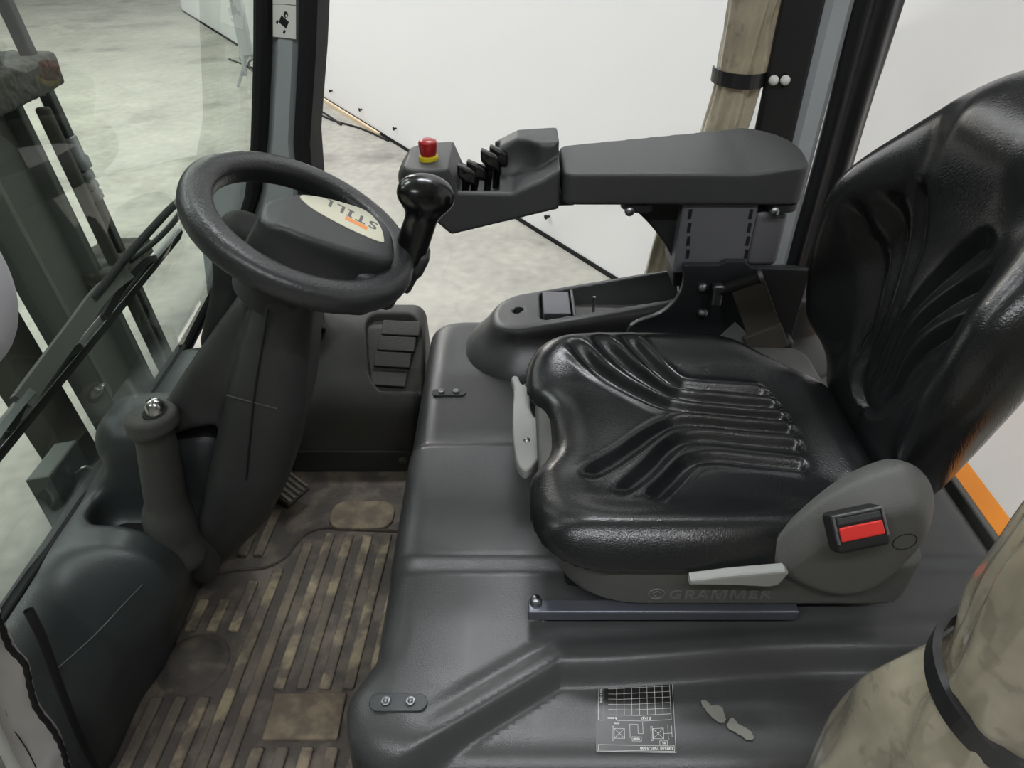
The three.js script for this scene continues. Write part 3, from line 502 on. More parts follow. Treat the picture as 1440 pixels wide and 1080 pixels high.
{ // steering column
  const t = thing('steering_column', 'dark plastic steering column shroud rising from the footwell', 'steering column', [-0.44, T0, -0.8]);
  const col = [[-0.235, 1.235], [-0.298, 1.238], [-0.338, 1.17], [-0.40, 1.03], [-0.47, 0.86], [-0.66, 0.565], [-0.585, 0.565], [-0.445, 0.73], [-0.38, 0.82], [-0.327, 0.92], [-0.28, 1.05]];
  const web = [[-0.32, 1.225], [-0.36, 1.185], [-0.43, 1.105], [-0.50, 1.02], [-0.535, 0.97], [-0.45, 1.005], [-0.37, 1.02], [-0.33, 1.05]];
  const f = (x, y, z) => {
    const a = ext(poly2(x, y, col), z + 0.790 + 0.07 * ss(0.95, 0.6, y), 0.068, 0.035);
    const b = ext(poly2(x, y, web), z + 0.825, 0.07, 0.018);
    return smin(a, b, 0.012);
  };
  part('shroud', sdfMesh(f, [-0.69, 0.56, -0.94], [-0.20, 1.28, -0.70], 0.0056), M.column, t);
  part('seam', tubeG([[-0.285, 1.225, -0.7205], [-0.325, 1.11, -0.7205], [-0.352, 1.02, -0.7205], [-0.372, 0.95, -0.7205]], 0.0013, 40, 6), M.black, t);
  part('seam', tubeG([[-0.365, 1.098, -0.722], [-0.335, 1.088, -0.7205], [-0.305, 1.076, -0.722]], 0.0011, 20, 6), M.greyPl, t);
  // instrument display behind the wheel
  const disp = (x, y, z) => { let s = smin(ell(x, y, z, -0.378, 1.195, -0.93, 0.045, 0.065, 0.052), cone(x, y, z, [-0.39, 1.18, -0.91], [-0.425, 1.09, -0.86], 0.028, 0.022), 0.02); return Math.max(s, -(x * 0.6 + y * 0.8 - (-0.385 * 0.6 + 1.20 * 0.8) - 0.045)) ? smax(s, x * 0.6 + y * 0.8 - (-0.385 * 0.6 + 1.20 * 0.8) - 0.045, 0.01) : s; };
  part('display_housing', sdfMesh(disp, [-0.52, 1.0, -1.0], [-0.31, 1.30, -0.81], 0.0055), M.black, t);
}
{ // steering wheel, local frame: y along its axle
  const t = thing('steering_wheel', 'black foam steering wheel with a spinner knob', 'steering wheel', [-0.245, 1.30, -0.78]);
  t.rotation.set(0.042, 0, -0.508);
  const R = 0.1196;
  const rim = sdfMesh((x, y, z) => { const q = Math.hypot(x, z) - R; const sx = q / 0.0185, sy = y / 0.0165; return (Math.pow(Math.pow(Math.abs(sx), 2.6) + Math.pow(Math.abs(sy), 2.6), 1 / 2.6) - 1) * 0.016; }, [-0.15, -0.03, -0.15], [0.15, 0.03, 0.15], 0.0036);
  local('rim', rim, M.wheel, t);
  const outline = smoothPoly([[-0.048, 0.03], [-0.049, 0.01], [-0.039, -0.009], [-0.018, -0.025], [0.002, -0.039], [0.03, -0.051], [0.060, -0.058], [0.088, -0.045], [0.104, -0.005], [0.104, 0.030], [0.067, 0.050], [0.028, 0.061], [-0.003, 0.066], [-0.031, 0.060], [-0.044, 0.047]], 70);
  const hubF = (x, y, z) => { const crown = 0.030 - 0.012 * ss(-0.01, -0.05, x); const d = poly2(x, z, outline); return smax(smax(d - 0.10 * Math.max(-y, 0), y - crown, 0.009), -0.062 - y, 0.02); };
  local('hub', sdfMesh(hubF, [-0.07, -0.075, -0.08], [0.13, 0.045, 0.09], 0.0032), M.hub, t);
  local('spoke', sdfMesh((x, y, z) => rbox(x, y, z, 0.10, -0.012, 0.0, 0.03, 0.02, 0.05, 0.012), [0.06, -0.04, -0.06], [0.14, 0.015, 0.06], 0.004), M.hub, t);
  local('axle_boot', new THREE.CylinderGeometry(0.045, 0.055, 0.05, 32).translate(0, -0.075, 0), M.hub, t);
  // pale badge on the far half of the hub
  const tex = canvasTex(512, 296, (c, w, h) => { c.fillStyle = '#c9c6b0'; c.fillRect(0, 0, w, h); c.fillStyle = '#4c4c46'; c.save(); c.font = 'bold 108px sans-serif'; c.transform(1, 0.06, 0, 1, 0, 0); ['S', 'T', 'I', 'L', 'L'].forEach((q, k) => c.fillText(q, [78, 146, 216, 262, 330][k], 186)); c.restore(); c.fillStyle = '#e08a3c'; c.save(); c.transform(1, 0.06, 0, 1, 0, 0); c.fillRect(128, 62, 124, 42); c.restore(); });
  const bp = smoothPoly([[-0.017, -0.012], [0.002, -0.030], [0.029, -0.043], [0.057, -0.050], [0.076, -0.036], [0.0885, -0.004], [0.0885, 0.003], [0.059, 0.008], [0.020, 0.006], [-0.004, 0.000]], 60);
  const bs = new THREE.Shape(bp.map(([x, z]) => new THREE.Vector2(x, -z)));
  const bg = new THREE.ExtrudeGeometry(bs, { depth: 0.0015, bevelEnabled: false }); bg.rotateX(-Math.PI / 2); bg.translate(0, 0.0293, 0);
  { const p = bg.attributes.position, uv = bg.attributes.uv; for (let k = 0; k < p.count; k++) uv.setXY(k, (0.095 - p.getX(k)) / 0.115, (p.getZ(k) + 0.056) / 0.066); }
  local('badge', bg, phy('#ffffff', 0.35, { map: tex, clearcoat: 0.3 }), t, 'cream badge with grey lettering and an orange bar');
  // spinner knob
  const kx = 0.124, kz = -0.050;
  const knob = local('spinner_knob', sdfMesh((x, y, z) => { const e = ell(x * 0.95 + y * 0.31, y * 0.95 - x * 0.31, z, 0.016, 0.079, -0.012, 0.036, 0.025, 0.029); return smin(e, cone(x, y, z, [0.004, 0.005, 0.004], [-0.004, 0.07, -0.008], 0.021, 0.0195), 0.012); }, [-0.06, -0.02, -0.05], [0.06, 0.13, 0.04], 0.0026).translate(kx, 0, kz), M.gloss, t, 'glossy black knob');
  local('knob_clamp', sdfMesh((x, y, z) => smin(rbox(x, y, z, 0.004, 0.0, 0, 0.022, 0.018, 0.02, 0.01), rbox(x, y, z, 0.012, -0.03, 0, 0.012, 0.02, 0.012, 0.006), 0.01), [-0.03, -0.06, -0.03], [0.04, 0.03, 0.03], 0.003).translate(kx + 0.004, 0, kz), M.hub, t);
}
{ // lever with the bright button
  const b = [-0.52, 0.74, -0.745], t = thing('hand_lever', 'grey rubber hand lever with a chrome push button on top', 'lever', b);
  const f = (x, y, z) => {
    let s = cone(x, y, z, [-0.520, 0.84, -0.745], [-0.487, 1.02, -0.740], 0.031, 0.0255);
    s = smin(s, ext(Math.hypot((x + 0.483) / 1.15, z + 0.74) - 0.031, y - 1.043 - 0.12 * (x + 0.483), 0.014, 0.009), 0.018);
    s = smin(s, cone(x, y, z, [-0.522, 0.77, -0.748], [-0.52, 0.85, -0.745], 0.038, 0.032), 0.02);
    return s;
  };
  part('grip', sdfMesh(f, [-0.57, 0.72, -0.80], [-0.43, 1.075, -0.69], 0.0036), M.grip, t);
  part('button', latheAt([[0.014, -0.006], [0.014, 0.004], [0.0125, 0.008], [0.012, 0.014], [0.009, 0.020], [0.004, 0.0225], [0, 0.023]], [-0.473, 1.056, -0.738], [0.1, 1, 0.05], 24), M.chrome, t, 'chrome push button');
  part('button_ring', new THREE.TorusGeometry(0.015, 0.003, 8, 28).rotateX(Math.PI / 2).translate(-0.473, 1.057, -0.738), M.black, t);
  part('boot', sdfMesh((x, y, z) => smax(ell(x, y, z, -0.517, 0.77, -0.772, 0.040, 0.105, 0.032), -(y - 0.60), 0.02), [-0.57, 0.60, -0.82], [-0.45, 0.90, -0.72], 0.005), M.column, t);
}

// ------------------------------------------------------------------ driver seat
const SZ = -0.785;
const seat = thing('driver_seat', 'black vinyl driver seat with moulded ribs on cushion and backrest', 'seat', [0.25, 0.86, SZ]);
{
  // groove lines in plan (x, z)
  const G = [
    [[0.083, -0.985], [0.16, -0.895], [0.222, -0.838], [0.245, -0.826], [0.33, -0.817], [0.44, -0.803]],
    [[0.118, -1.000], [0.20, -0.91], [0.243, -0.862], [0.265, -0.851], [0.33, -0.844], [0.44, -0.830]],
    [[0.175, -0.995], [0.225, -0.93], [0.258, -0.887], [0.28, -0.880], [0.335, -0.874], [0.44, -0.860]],
    [[0.088, -0.672], [0.15, -0.722], [0.205, -0.772], [0.235, -0.790], [0.33, -0.786], [0.44, -0.773]],
    [[0.128, -0.640], [0.185, -0.697], [0.225, -0.744], [0.25, -0.756], [0.33, -0.752], [0.44, -0.738]],
    [[0.172, -0.627], [0.205, -0.668], [0.238, -0.706], [0.262, -0.716], [0.33, -0.712], [0.44, -0.694]],
  ].map((P) => smoothPoly(P, 22, false));
  const groove = (x, z) => { let s = 0; for (const P of G) { const n = P.length - 1; let bd = 1e9, bt = 0; for (let i = 0; i < n; i++) { const [d, tt] = segd(x, z, P[i][0], P[i][1], P[i + 1][0], P[i + 1][1]); if (d < bd) { bd = d; bt = (i + tt) / n; } } if (bd > 0.04) continue; const prof = 0.6 + 0.9 * Math.sin(Math.PI * clamp(bt * 1.7, 0, 1)) * (bt < 0.59 ? 1 : 0); const w = 0.0075 + 0.0035 * (1 - ss(0.3, 0.55, bt)); const dep = 0.0085 * (1 + 0.35 * (1 - ss(0.3, 0.6, bt))) * ss(0, 0.10, bt) * (1 - ss(0.97, 1, bt) * 0.6); s += dep * Math.exp(-(bd * bd) / (w * w)) - 0.0035 * Math.exp(-Math.pow((bd - 0.0155) / 0.0075, 2)) * ss(0, 0.1, bt); } const e = 0.408 - 1.6 * Math.pow(z + 0.778, 2); return s * (1 - ss(e - 0.012, e, x)) + 0.004 * ss(e - 0.16, e - 0.06, x) * (1 - ss(e - 0.012, e, x)) * (1 - ss(0.075, 0.10, Math.abs(z + 0.778))); };
  const halfW = (x) => sinterp([0.0, 0.04, 0.10, 0.25, 0.34, 0.42, 0.50], [0.215, 0.238, 0.247, 0.247, 0.230, 0.180, 0.14], x);
  const cush = (x, y, z) => {
    const dz = z - SZ, a = Math.abs(dz), hw = halfW(x);
    const frontX = 0.014 + 0.034 * Math.exp(-Math.pow(dz / 0.075, 4)) ;
    let top = 1.008 + 0.014 * ss(0.10, 0.20, a) - 0.014 * ss(0.02, 0.14, x) * (1 - ss(0.14, 0.21, a)) + 0.010 * ss(0.40, 0.46, x) * (1 - ss(0.1, 0.15, a));
    top -= 0.02 * ss(0.20, 0.26, a) + 0.012 * ss(0.10, 0.0, x);
    if (Math.abs(y - top) < 0.03) top -= groove(x, z);
    const side = smax(smax(a - hw - 0.006 * Math.sin((y - 0.95) * 25), frontX - x - 0.2 * Math.max(0.96 - y, 0), 0.11), x - 0.505, 0.05);
    return Math.max(smax(side * 0.97, y - top, 0.058), 0.974 - y);
  };
  part('cushion', sdfMesh(cush, [-0.01, 0.962, SZ - 0.285], [0.53, 1.05, SZ + 0.285], 0.0042), M.vinyl, seat, 'black vinyl cushion with chevron grooves');
  // grey base tray
  const skirt = (x, y, z) => { const dz = Math.abs(z - SZ), hw = 0.236 - 0.03 * Math.max(0.965 - y, 0); const d = smax(smax(dz - hw, 0.036 + 0.25 * Math.max(0.96 - y, 0) - x, 0.12), x - 0.50, 0.04); return smax(d, Math.abs(y - 0.936) - 0.042, 0.010); };
  const base = part('base_tray', sdfMesh(skirt, [0.0, 0.875, SZ - 0.27], [0.53, 0.985, SZ + 0.27], 0.0052), M.greyPl, seat, 'dark grey plastic base tray');
  part('suspension', boxG(0.27, 0.885, SZ, 0.40, 0.05, 0.36, 0.01), M.black, seat);
  for (const s of [-1, 1]) {
    const z = SZ + s * 0.230;
    const r = part('rail', boxG(0.19, 0.884, z + s * 0.001, 0.34, 0.018, 0.02, 0.003), M.rail, seat);
    part('rail_stop', latheAt([[0, 0.008], [0.006, 0.007], [0.008, 0.0], [0.008, -0.004]], [0.03, 0.894, z - s * 0.004], [0, 1, 0], 14), M.steel, r);
  }
  // raised lettering on the near side of the tray
  const font = await new FontLoader().loadAsync('fonts/droid/droid_sans_bold.typeface.json');
  const tg = new TextGeometry('GRAMMER', { font, size: 0.0165, depth: 0.0025, curveSegments: 4 }); tg.computeBoundingBox(); const tw = tg.boundingBox.max.x;
  tg.scale(0.128 / tw, 1, 1); tg.translate(0.192, 0.912, SZ + 0.2335); part('lettering', uvOblique(tg), M.letter, base);
  const lg = merge(new THREE.TorusGeometry(0.0095, 0.0016, 8, 28).translate(0.178, 0.921, SZ + 0.2345), new THREE.TorusGeometry(0.0045, 0.0013, 8, 20, 4.6).translate(0.1785, 0.921, SZ + 0.2345)); part('emblem', lg, M.letter, base);
  // grey front lever
  const lv = smoothPoly([[-0.958, 0.952], [-0.945, 0.945], [-0.925, 0.935], [-0.89, 0.935], [-0.86, 0.937], [-0.835, 0.93], [-0.77, 0.925], [-0.745, 0.93], [-0.755, 0.905], [-0.80, 0.898], [-0.87, 0.902], [-0.92, 0.912], [-0.955, 0.935]], 60);
  const lvP = smoothPoly([[0.000, -0.966], [0.010, -0.964], [0.015, -0.945], [0.026, -0.934], [0.050, -0.930], [0.055, -0.90], [0.034, -0.905], [0.030, -0.88], [0.036, -0.855], [0.056, -0.838], [0.058, -0.79], [0.042, -0.765], [0.020, -0.735], [0.010, -0.745], [0.002, -0.80], [0.001, -0.88], [0.003, -0.93]], 80);
  const leverF = (x, y, z) => { const d = poly2(x, z, lvP); return ext(d, y - 0.945 - 0.06 * (x - 0.03), 0.010, 0.004); };
  const lvm = part('height_lever', sdfMesh(leverF, [-0.015, 0.925, -0.975], [0.07, 0.965, -0.73], 0.0028), M.lever, seat, 'light grey front adjusting lever');
  part('rivet', latheAt([[0, 0.004], [0.004, 0.003], [0.0055, 0]], [0.022, 0.954, -0.80], [0, 1, 0], 14), M.steel, lvm);
  // near side lever
  const l2 = plateXY([[0.205, 0.975], [0.205, 0.983], [0.25, 0.992], [0.31, 1.0], [0.315, 0.995], [0.308, 0.975], [0.298, 0.971], [0.26, 0.974]], -0.528, 0.014, 0.003); part('recline_lever', l2, M.lever, seat, 'light grey recliner lever');
  // hinge cover, near and far
  for (const s of [1]) {
    const P = smoothPoly([[0.295, 0.985], [0.308, 1.012], [0.329, 1.047], [0.355, 1.080], [0.388, 1.106], [0.430, 1.122], [0.458, 1.10], [0.474, 1.05], [0.466, 1.004], [0.436, 0.946], [0.38, 0.925], [0.31, 0.955]], 70);
    const cov = (x, y, z) => { const w = 0.026 + 0.014 * ss(0.30, 0.42, x) - 0.018 * ss(-0.03, 0.0, poly2(x, y, P)); return ext(poly2(x, y, P), z - (SZ + s * 0.222), w, 0.022); };
    const cv = part('hinge_cover', sdfMesh(cov, [0.235, 0.91, SZ + s * 0.222 - 0.06], [0.51, 1.18, SZ + s * 0.222 + 0.06], 0.0048), M.greyPl, seat, 'dark grey plastic hinge cover');
    part('screw_cap', new THREE.TorusGeometry(0.0125, 0.0009, 6, 28).translate(0.430, 1.048, SZ + 0.222 + 0.0396), M.black, cv);
  }
  // buckle
  const bk = V(0.362, 1.082, -0.512), bm = new THREE.Matrix4().makeRotationFromEuler(new THREE.Euler(-0.7, 0.0, 0.20)).setPosition(bk);
  const loc = (g) => { g.applyMatrix4(bm); return uvOblique(g); };
  const buck = part('belt_buckle', loc(new RoundedBoxGeometry(0.056, 0.042, 0.026, 3, 0.005)), M.black, seat, 'black belt buckle with red button');
  part('buckle_frame', merge([[-0.026, 0.012, 0.003, 0.03], [0.026, 0.012, 0.003, 0.03]].map(([x, y, w, h]) => loc(new RoundedBoxGeometry(w, h, 0.006, 2, 0.001).translate(x, 0.004, 0.011))), loc(new RoundedBoxGeometry(0.055, 0.003, 0.006, 2, 0.001).translate(0, 0.0185, 0.011))), M.steel, buck);
  part('red_button', loc(new RoundedBoxGeometry(0.046, 0.015, 0.006, 2, 0.002).translate(0, -0.001, 0.0125)), M.redBuckle, buck, 'bright red release button');
  part('buckle_slot', loc(new RoundedBoxGeometry(0.046, 0.007, 0.005, 2, 0.001).translate(0, 0.0125, 0.0115)), M.dash, buck);
  part('buckle_stalk', barG([0.358, 1.085, -0.525], [0.38, 0.99, -0.56], 0.03, 0.008, 0.003), M.black, seat);
}
{ // backrest
  const BZ = -0.79;
  const halfW = (y) => sinterp([0.93, 1.0, 1.06, 1.12, 1.2, 1.27, 1.34, 1.40, 1.45, 1.48], [0.135, 0.158, 0.180, 0.200, 0.220, 0.222, 0.196, 0.156, 0.10, 0.05], y);
  const xc = (y) => sinterp([0.9, 1.0, 1.1, 1.2, 1.3, 1.4, 1.5], [0.482, 0.49, 0.494, 0.50, 0.515, 0.54, 0.575], y);
  const L = [];
  for (const [z0, z1, y1, zt, yt] of [[-0.865, -0.868, 1.13, -0.955, 1.275], [-0.843, -0.846, 1.15, -0.925, 1.30], [-0.820, -0.822, 1.165, -0.882, 1.33], [-0.796, -0.797, 1.165, -0.705, 1.33], [-0.773, -0.772, 1.15, -0.672, 1.295], [-0.750, -0.746, 1.13, -0.655, 1.25]])
    L.push(smoothPoly([[z0 * 0.8 + BZ * 0.2, 1.045], [z0, 1.09], [z1, y1], [lerp(z1, zt, 0.35), lerp(y1, yt, 0.5)], [zt, yt]], 24, false));
  const groove = (y, z) => { let s = 0; for (const P of L) { const n = P.length - 1; let bd = 1e9, bt = 0; for (let i = 0; i < n; i++) { const [d, tt] = segd(z, y, P[i][0], P[i][1], P[i + 1][0], P[i + 1][1]); if (d < bd) { bd = d; bt = (i + tt) / n; } } if (bd > 0.04) continue; const w = 0.006 + 0.006 * ss(0.5, 0.8, bt); s += (0.0085 + 0.004 * ss(0.45, 0.75, bt)) * (1 - ss(0.9, 1, bt)) * ss(0, 0.22, bt) * Math.exp(-(bd * bd) / (w * w)); } return s; };
  const shield = (y, z) => { const a = Math.abs(z - BZ), w = 0.115 * Math.pow(clamp((y - 1.025) / 0.20, 0, 1), 0.42); return ss(-0.014, 0.014, w - a) * (1 - ss(1.24, 1.34, y)); };
  const back = (x, y, z) => {
    const dz = z - BZ, a = Math.abs(dz), w = halfW(y);
    let front = xc(y) - 0.058 * ss(0.085, 0.20, a) * ss(1.0, 1.08, y) * (1 - 0.75 * ss(1.27, 1.40, y));
    front -= 0.02 * Math.exp(-Math.pow((y - 1.40) / 0.06, 2)) * (1 - ss(0.05, 0.13, a));
    if (x < front + 0.05) front += groove(y, z) + 0.014 * shield(y, z);
    const backX = xc(y) + 0.085 - 0.035 * ss(0.08, 0.22, a);
    const out = smax(smax(a - w, y - 1.478, 0.06), 0.945 - y, 0.05);
    return smax(smax(front - x, x - backX, 0.02) * 0.95, out * 0.9, 0.058);
  };
  part('backrest', sdfMesh(back, [0.40, 0.93, BZ - 0.25], [0.68, 1.50, BZ + 0.25], 0.0042), M.vinyl, seat, 'black vinyl backrest with ribbed spine panel');
}
// ------------------------------------------------------------------ armrest
{
  const t = thing('armrest', 'dark grey armrest with control pod, mini levers and red stop button', 'armrest', [0.33, 0.93, -1.14]);
  // pad
  const padF = (x, y, z) => { const xe = 0.462 - 2.6 * Math.pow(Math.max(0, -1.12 - z), 2) * 2.2; const zn = -1.076 - 0.0 * x, zf = -1.232; const top = 1.258 + (-1.08 - z) / 0.15 * (-0.006 + 0.03 * clamp((x - 0.09) / 0.3, 0, 1)) + 0.012 * ss(0.36, 0.46, x); const bot = 1.205; let d = smax(smax(z - zn, zf - z, 0.01), smax(x - xe, 0.080 - x, 0.01), 0.022); return smax(smax(d, y - top, 0.007), bot - y, 0.008); };
  part('pad', sdfMesh(padF, [0.06, 1.19, -1.25], [0.49, 1.30, -1.06], 0.0038), M.arm, t, 'dark grey padded armrest');
  // pod
  const P = [[0.076, 1.195], [-0.10, 1.150], [-0.128, 1.176], [-0.190, 1.182], [-0.193, 1.235], [-0.17, 1.258], [-0.10, 1.262], [-0.085, 1.224], [0.0, 1.222], [0.05, 1.245], [0.076, 1.262]];
  const podF = (x, y, z) => {
    let s = ext(poly2(x, y, P), z + 1.155, 0.07, 0.007);
    s = smax(s, Math.hypot(Math.max(-0.125 - x, 0), Math.max(Math.abs(z + 1.155) - 0.012, 0)) - 0.062, 0.01);
    const palm = smax(ext(poly2(x, y, [[-0.02, 1.20], [-0.03, 1.262], [0.01, 1.282], [0.076, 1.286], [0.076, 1.20]]), z + 1.185, 0.042, 0.012), -ell(x, y, z, 0.0, 1.262, -1.13, 0.045, 0.05, 0.045), 0.012);
    s = smin(s, palm, 0.006);
    s = smax(s, -rbox(x, y, z, -0.055, 1.245, -1.155, 0.034, 0.045, 0.056, 0.006), 0.004);
    return s;
  };
  const pod = part('control_pod', sdfMesh(podF, [-0.205, 1.14, -1.24], [0.085, 1.30, -1.075], 0.0034), M.arm, t, 'dark grey control pod');
  for (let k = 0; k < 4; k++) { const x = -0.078 + k * 0.014 + (k > 1 ? 0.008 : 0), z = -1.115 - k * 0.018; const h = 0.022 + (k > 1 ? 0.012 : 0);
    const lv = part('mini_lever', sdfMesh((a, y, c) => smin(cone(a, y, c, [x, 1.20, z], [x + 0.006, 1.222 + h, z], 0.006, 0.007), rbox(a, y + 0.5 * (a - x), c, x + 0.006, 1.224 + h, z, 0.015, 0.011, 0.0085, 0.004), 0.008), [x - 0.025, 1.185, z - 0.016], [x + 0.035, 1.29, z + 0.016], 0.0026), M.gloss, t, 'black mini lever'); }
  part('stop_base', latheAt([[0.0, 0.009], [0.0145, 0.009], [0.0155, 0.007], [0.016, 0.0], [0.016, -0.004]], [-0.134, 1.258, -1.135], [0, 1, 0], 30), M.yellow, t, 'yellow collar');
  part('stop_button', latheAt([[0, 0.033], [0.008, 0.0325], [0.0135, 0.030], [0.0152, 0.027], [0.0145, 0.016], [0.0125, 0.008], [0.012, 0.005]], [-0.134, 1.260, -1.135], [0, 1, 0], 30), M.red, t, 'red mushroom emergency stop button');
  // curved arm below the pad
  const armP = [[0.03, 1.213], [0.03, 1.188], [0.10, 1.190], [0.135, 1.203], [0.165, 1.203], [0.205, 1.180], [0.245, 1.140], [0.275, 1.095], [0.285, 1.04], [0.33, 1.04], [0.33, 1.213]];
  part('curved_arm', plateXY(armP.slice(0, 3).concat(smoothPoly(armP.slice(2, 9), 30, false).slice(1), armP.slice(9)), -1.155, 0.085, 0.004), M.armBlack, t);
  for (const x of [0.205, 0.435]) part('adjust_wheel', new THREE.CylinderGeometry(0.028, 0.028, 0.012, 28).translate(x, 1.199, -1.105), M.armBlack, t);
  for (const x of [0.188, 0.42]) part('screw', latheAt([[0, 0.004], [0.005, 0.0035], [0.008, 0.0], [0.008, -0.004]], [x, 1.196, -1.077], [0, 0.2, 1], 16), M.steel, t);
  const bx = part('slide_box', boxG(0.335, 1.145, -1.13, 0.122, 0.13, 0.09, 0.005), M.slide, t);
  for (const x of [0.287, 0.385]) for (let k = 0; k < 4; k++) part('slot', boxG(x + k * 0.0022, 1.188 - k * 0.0235, -1.0855, 0.006, 0.017, 0.003, 0.001), M.black, bx);
  part('rear_cover', boxG(0.423, 1.14, -1.115, 0.055, 0.10, 0.05, 0.012), M.slide, t);
  // bracket plate with bolts and belt reel
  const bp = smoothPoly([[0.285, 1.105], [0.290, 1.07], [0.283, 1.04], [0.26, 1.012], [0.21, 0.985], [0.20, 0.93]], 20, false).concat([[0.20, 0.88], [0.50, 0.88], [0.50, 1.095], [0.40, 1.10], [0.385, 1.112], [0.355, 1.112], [0.345, 1.105]]);
  part('bracket_plate', plateXY(bp, -1.075, 0.012, 0.002), M.plateBlack, t);
  for (const [x, y] of [[0.324, 1.062], [0.332, 1.012]]) part('bolt', latheAt([[0, 0.009], [0.005, 0.0082], [0.0088, 0.0045], [0.0098, 0.0]], [x, y, -1.069], [0, 0, 1], 20), M.steel, t);
}
{
  const t = thing('belt_reel', 'black seat belt reel with folded webbing beside the backrest', 'seat belt', [0.40, 0.93, -1.06]);
  part('reel_housing', sdfMesh((x, y, z) => rbox(x, y, z, 0.452, 0.955, -1.05, 0.04, 0.022, 0.018, 0.008), [0.40, 0.92, -1.08], [0.50, 0.99, -1.02], 0.004), M.plateBlack, t);
  part('guide', rodG([0.345, 1.062, -1.055], [0.408, 1.093, -1.050], 0.010), M.black, t);
  part('guide_pin', rodG([0.408, 1.093, -1.050], [0.414, 1.096, -1.0495], 0.0115), M.steel, t);
  part('guide_bracket', boxG(0.345, 1.058, -1.055, 0.018, 0.04, 0.02, 0.004), M.steel, t);
  part('webbing', barG([0.392, 1.078, -1.046], [0.438, 0.985, -1.028], 0.056, 0.006, 0.002), M.webbing, t);
  part('webbing_fold', barG([0.424, 1.005, -1.026], [0.444, 0.965, -1.018], 0.066, 0.012, 0.003), M.webbing, t);
  part('tongue', barG([0.372, 0.995, -1.045], [0.425, 0.955, -1.02], 0.036, 0.004, 0.001), M.brackets, t);
}

// ------------------------------------------------------------------ wiper
{
  const t = thing('windshield_wiper', 'long black wiper with metal spine outside the windscreen', 'wiper', [-0.48, 1.2, -0.7]);
  part('blade', barG([-0.487, 1.192, -0.40], [-0.480, 1.213, -0.955], 0.007, 0.016, 0.002, V(0.5, 0.85, 0)), M.seal, t);
  part('spine', barG([-0.486, 1.202, -0.40], [-0.479, 1.222, -0.955], 0.010, 0.004, 0.001, V(0.5, 0.85, 0)), M.chrome, t);
  part('bridge', plateLine([[-0.478, 1.224, -0.545], [-0.476, 1.232, -0.60], [-0.474, 1.24, -0.66], [-0.472, 1.248, -0.72], [-0.472, 1.242, -0.78]], 0.018, 0.010), M.greyPl, t);
  part('claw', plateLine([[-0.480, 1.212, -0.52], [-0.477, 1.226, -0.56], [-0.477, 1.224, -0.62], [-0.481, 1.212, -0.66]], 0.008, 0.008), M.seal, t);
  part('claw', plateLine([[-0.480, 1.215, -0.72], [-0.476, 1.228, -0.76], [-0.475, 1.230, -0.83], [-0.480, 1.216, -0.87]], 0.008, 0.008), M.seal, t);
  part('arm', tubeG([[-0.472, 1.250, -0.70], [-0.468, 1.26, -0.78], [-0.464, 1.266, -0.86], [-0.462, 1.268, -0.93], [-0.462, 1.262, -1.0]], 0.005, 40, 8), M.seal, t);
  part('arm_end', plateLine([[-0.484, 1.205, -0.40], [-0.482, 1.212, -0.46], [-0.479, 1.222, -0.52], [-0.477, 1.226, -0.56]], 0.007, 0.012), M.steel, t);
  part('hose', tubeG([[-0.474, 1.248, -0.80], [-0.468, 1.245, -0.88], [-0.464, 1.252, -0.95], [-0.463, 1.27, -1.0]], 0.004, 30, 6), M.hose, t);
}
function plateLine(pts, w, th) { const c = new THREE.CatmullRomCurve3(pts.map((p) => V(...p))), n = 30, pos = [], idx = []; for (let i = 0; i <= n; i++) { const p = c.getPoint(i / n), t = c.getTangent(i / n), o = V(0.85, 0.5, 0).addScaledVector(t, -V(0.85, 0.5, 0).dot(t)).normalize(), up = new THREE.Vector3().crossVectors(t, o); for (const [a, b] of [[-1, -1], [1, -1], [1, 1], [-1, 1]]) { const q = p.clone().addScaledVector(up, a * w / 2).addScaledVector(o, b * th / 2); pos.push(q.x, q.y, q.z); } } for (let i = 0; i < n; i++) for (let k = 0; k < 4; k++) { const a = 4 * i + k, b = 4 * i + (k + 1) % 4; idx.push(a, b, b + 4, a, b + 4, a + 4); } idx.push(0, 1, 2, 0, 2, 3); const e = 4 * n; idx.push(e, e + 2, e + 1, e, e + 3, e + 2); let g = new THREE.BufferGeometry(); g.setAttribute('position', new THREE.Float32BufferAttribute(pos, 3)); g.setIndex(idx); g = g.toNonIndexed(); g.computeVertexNormals(); return uvOblique(g); }

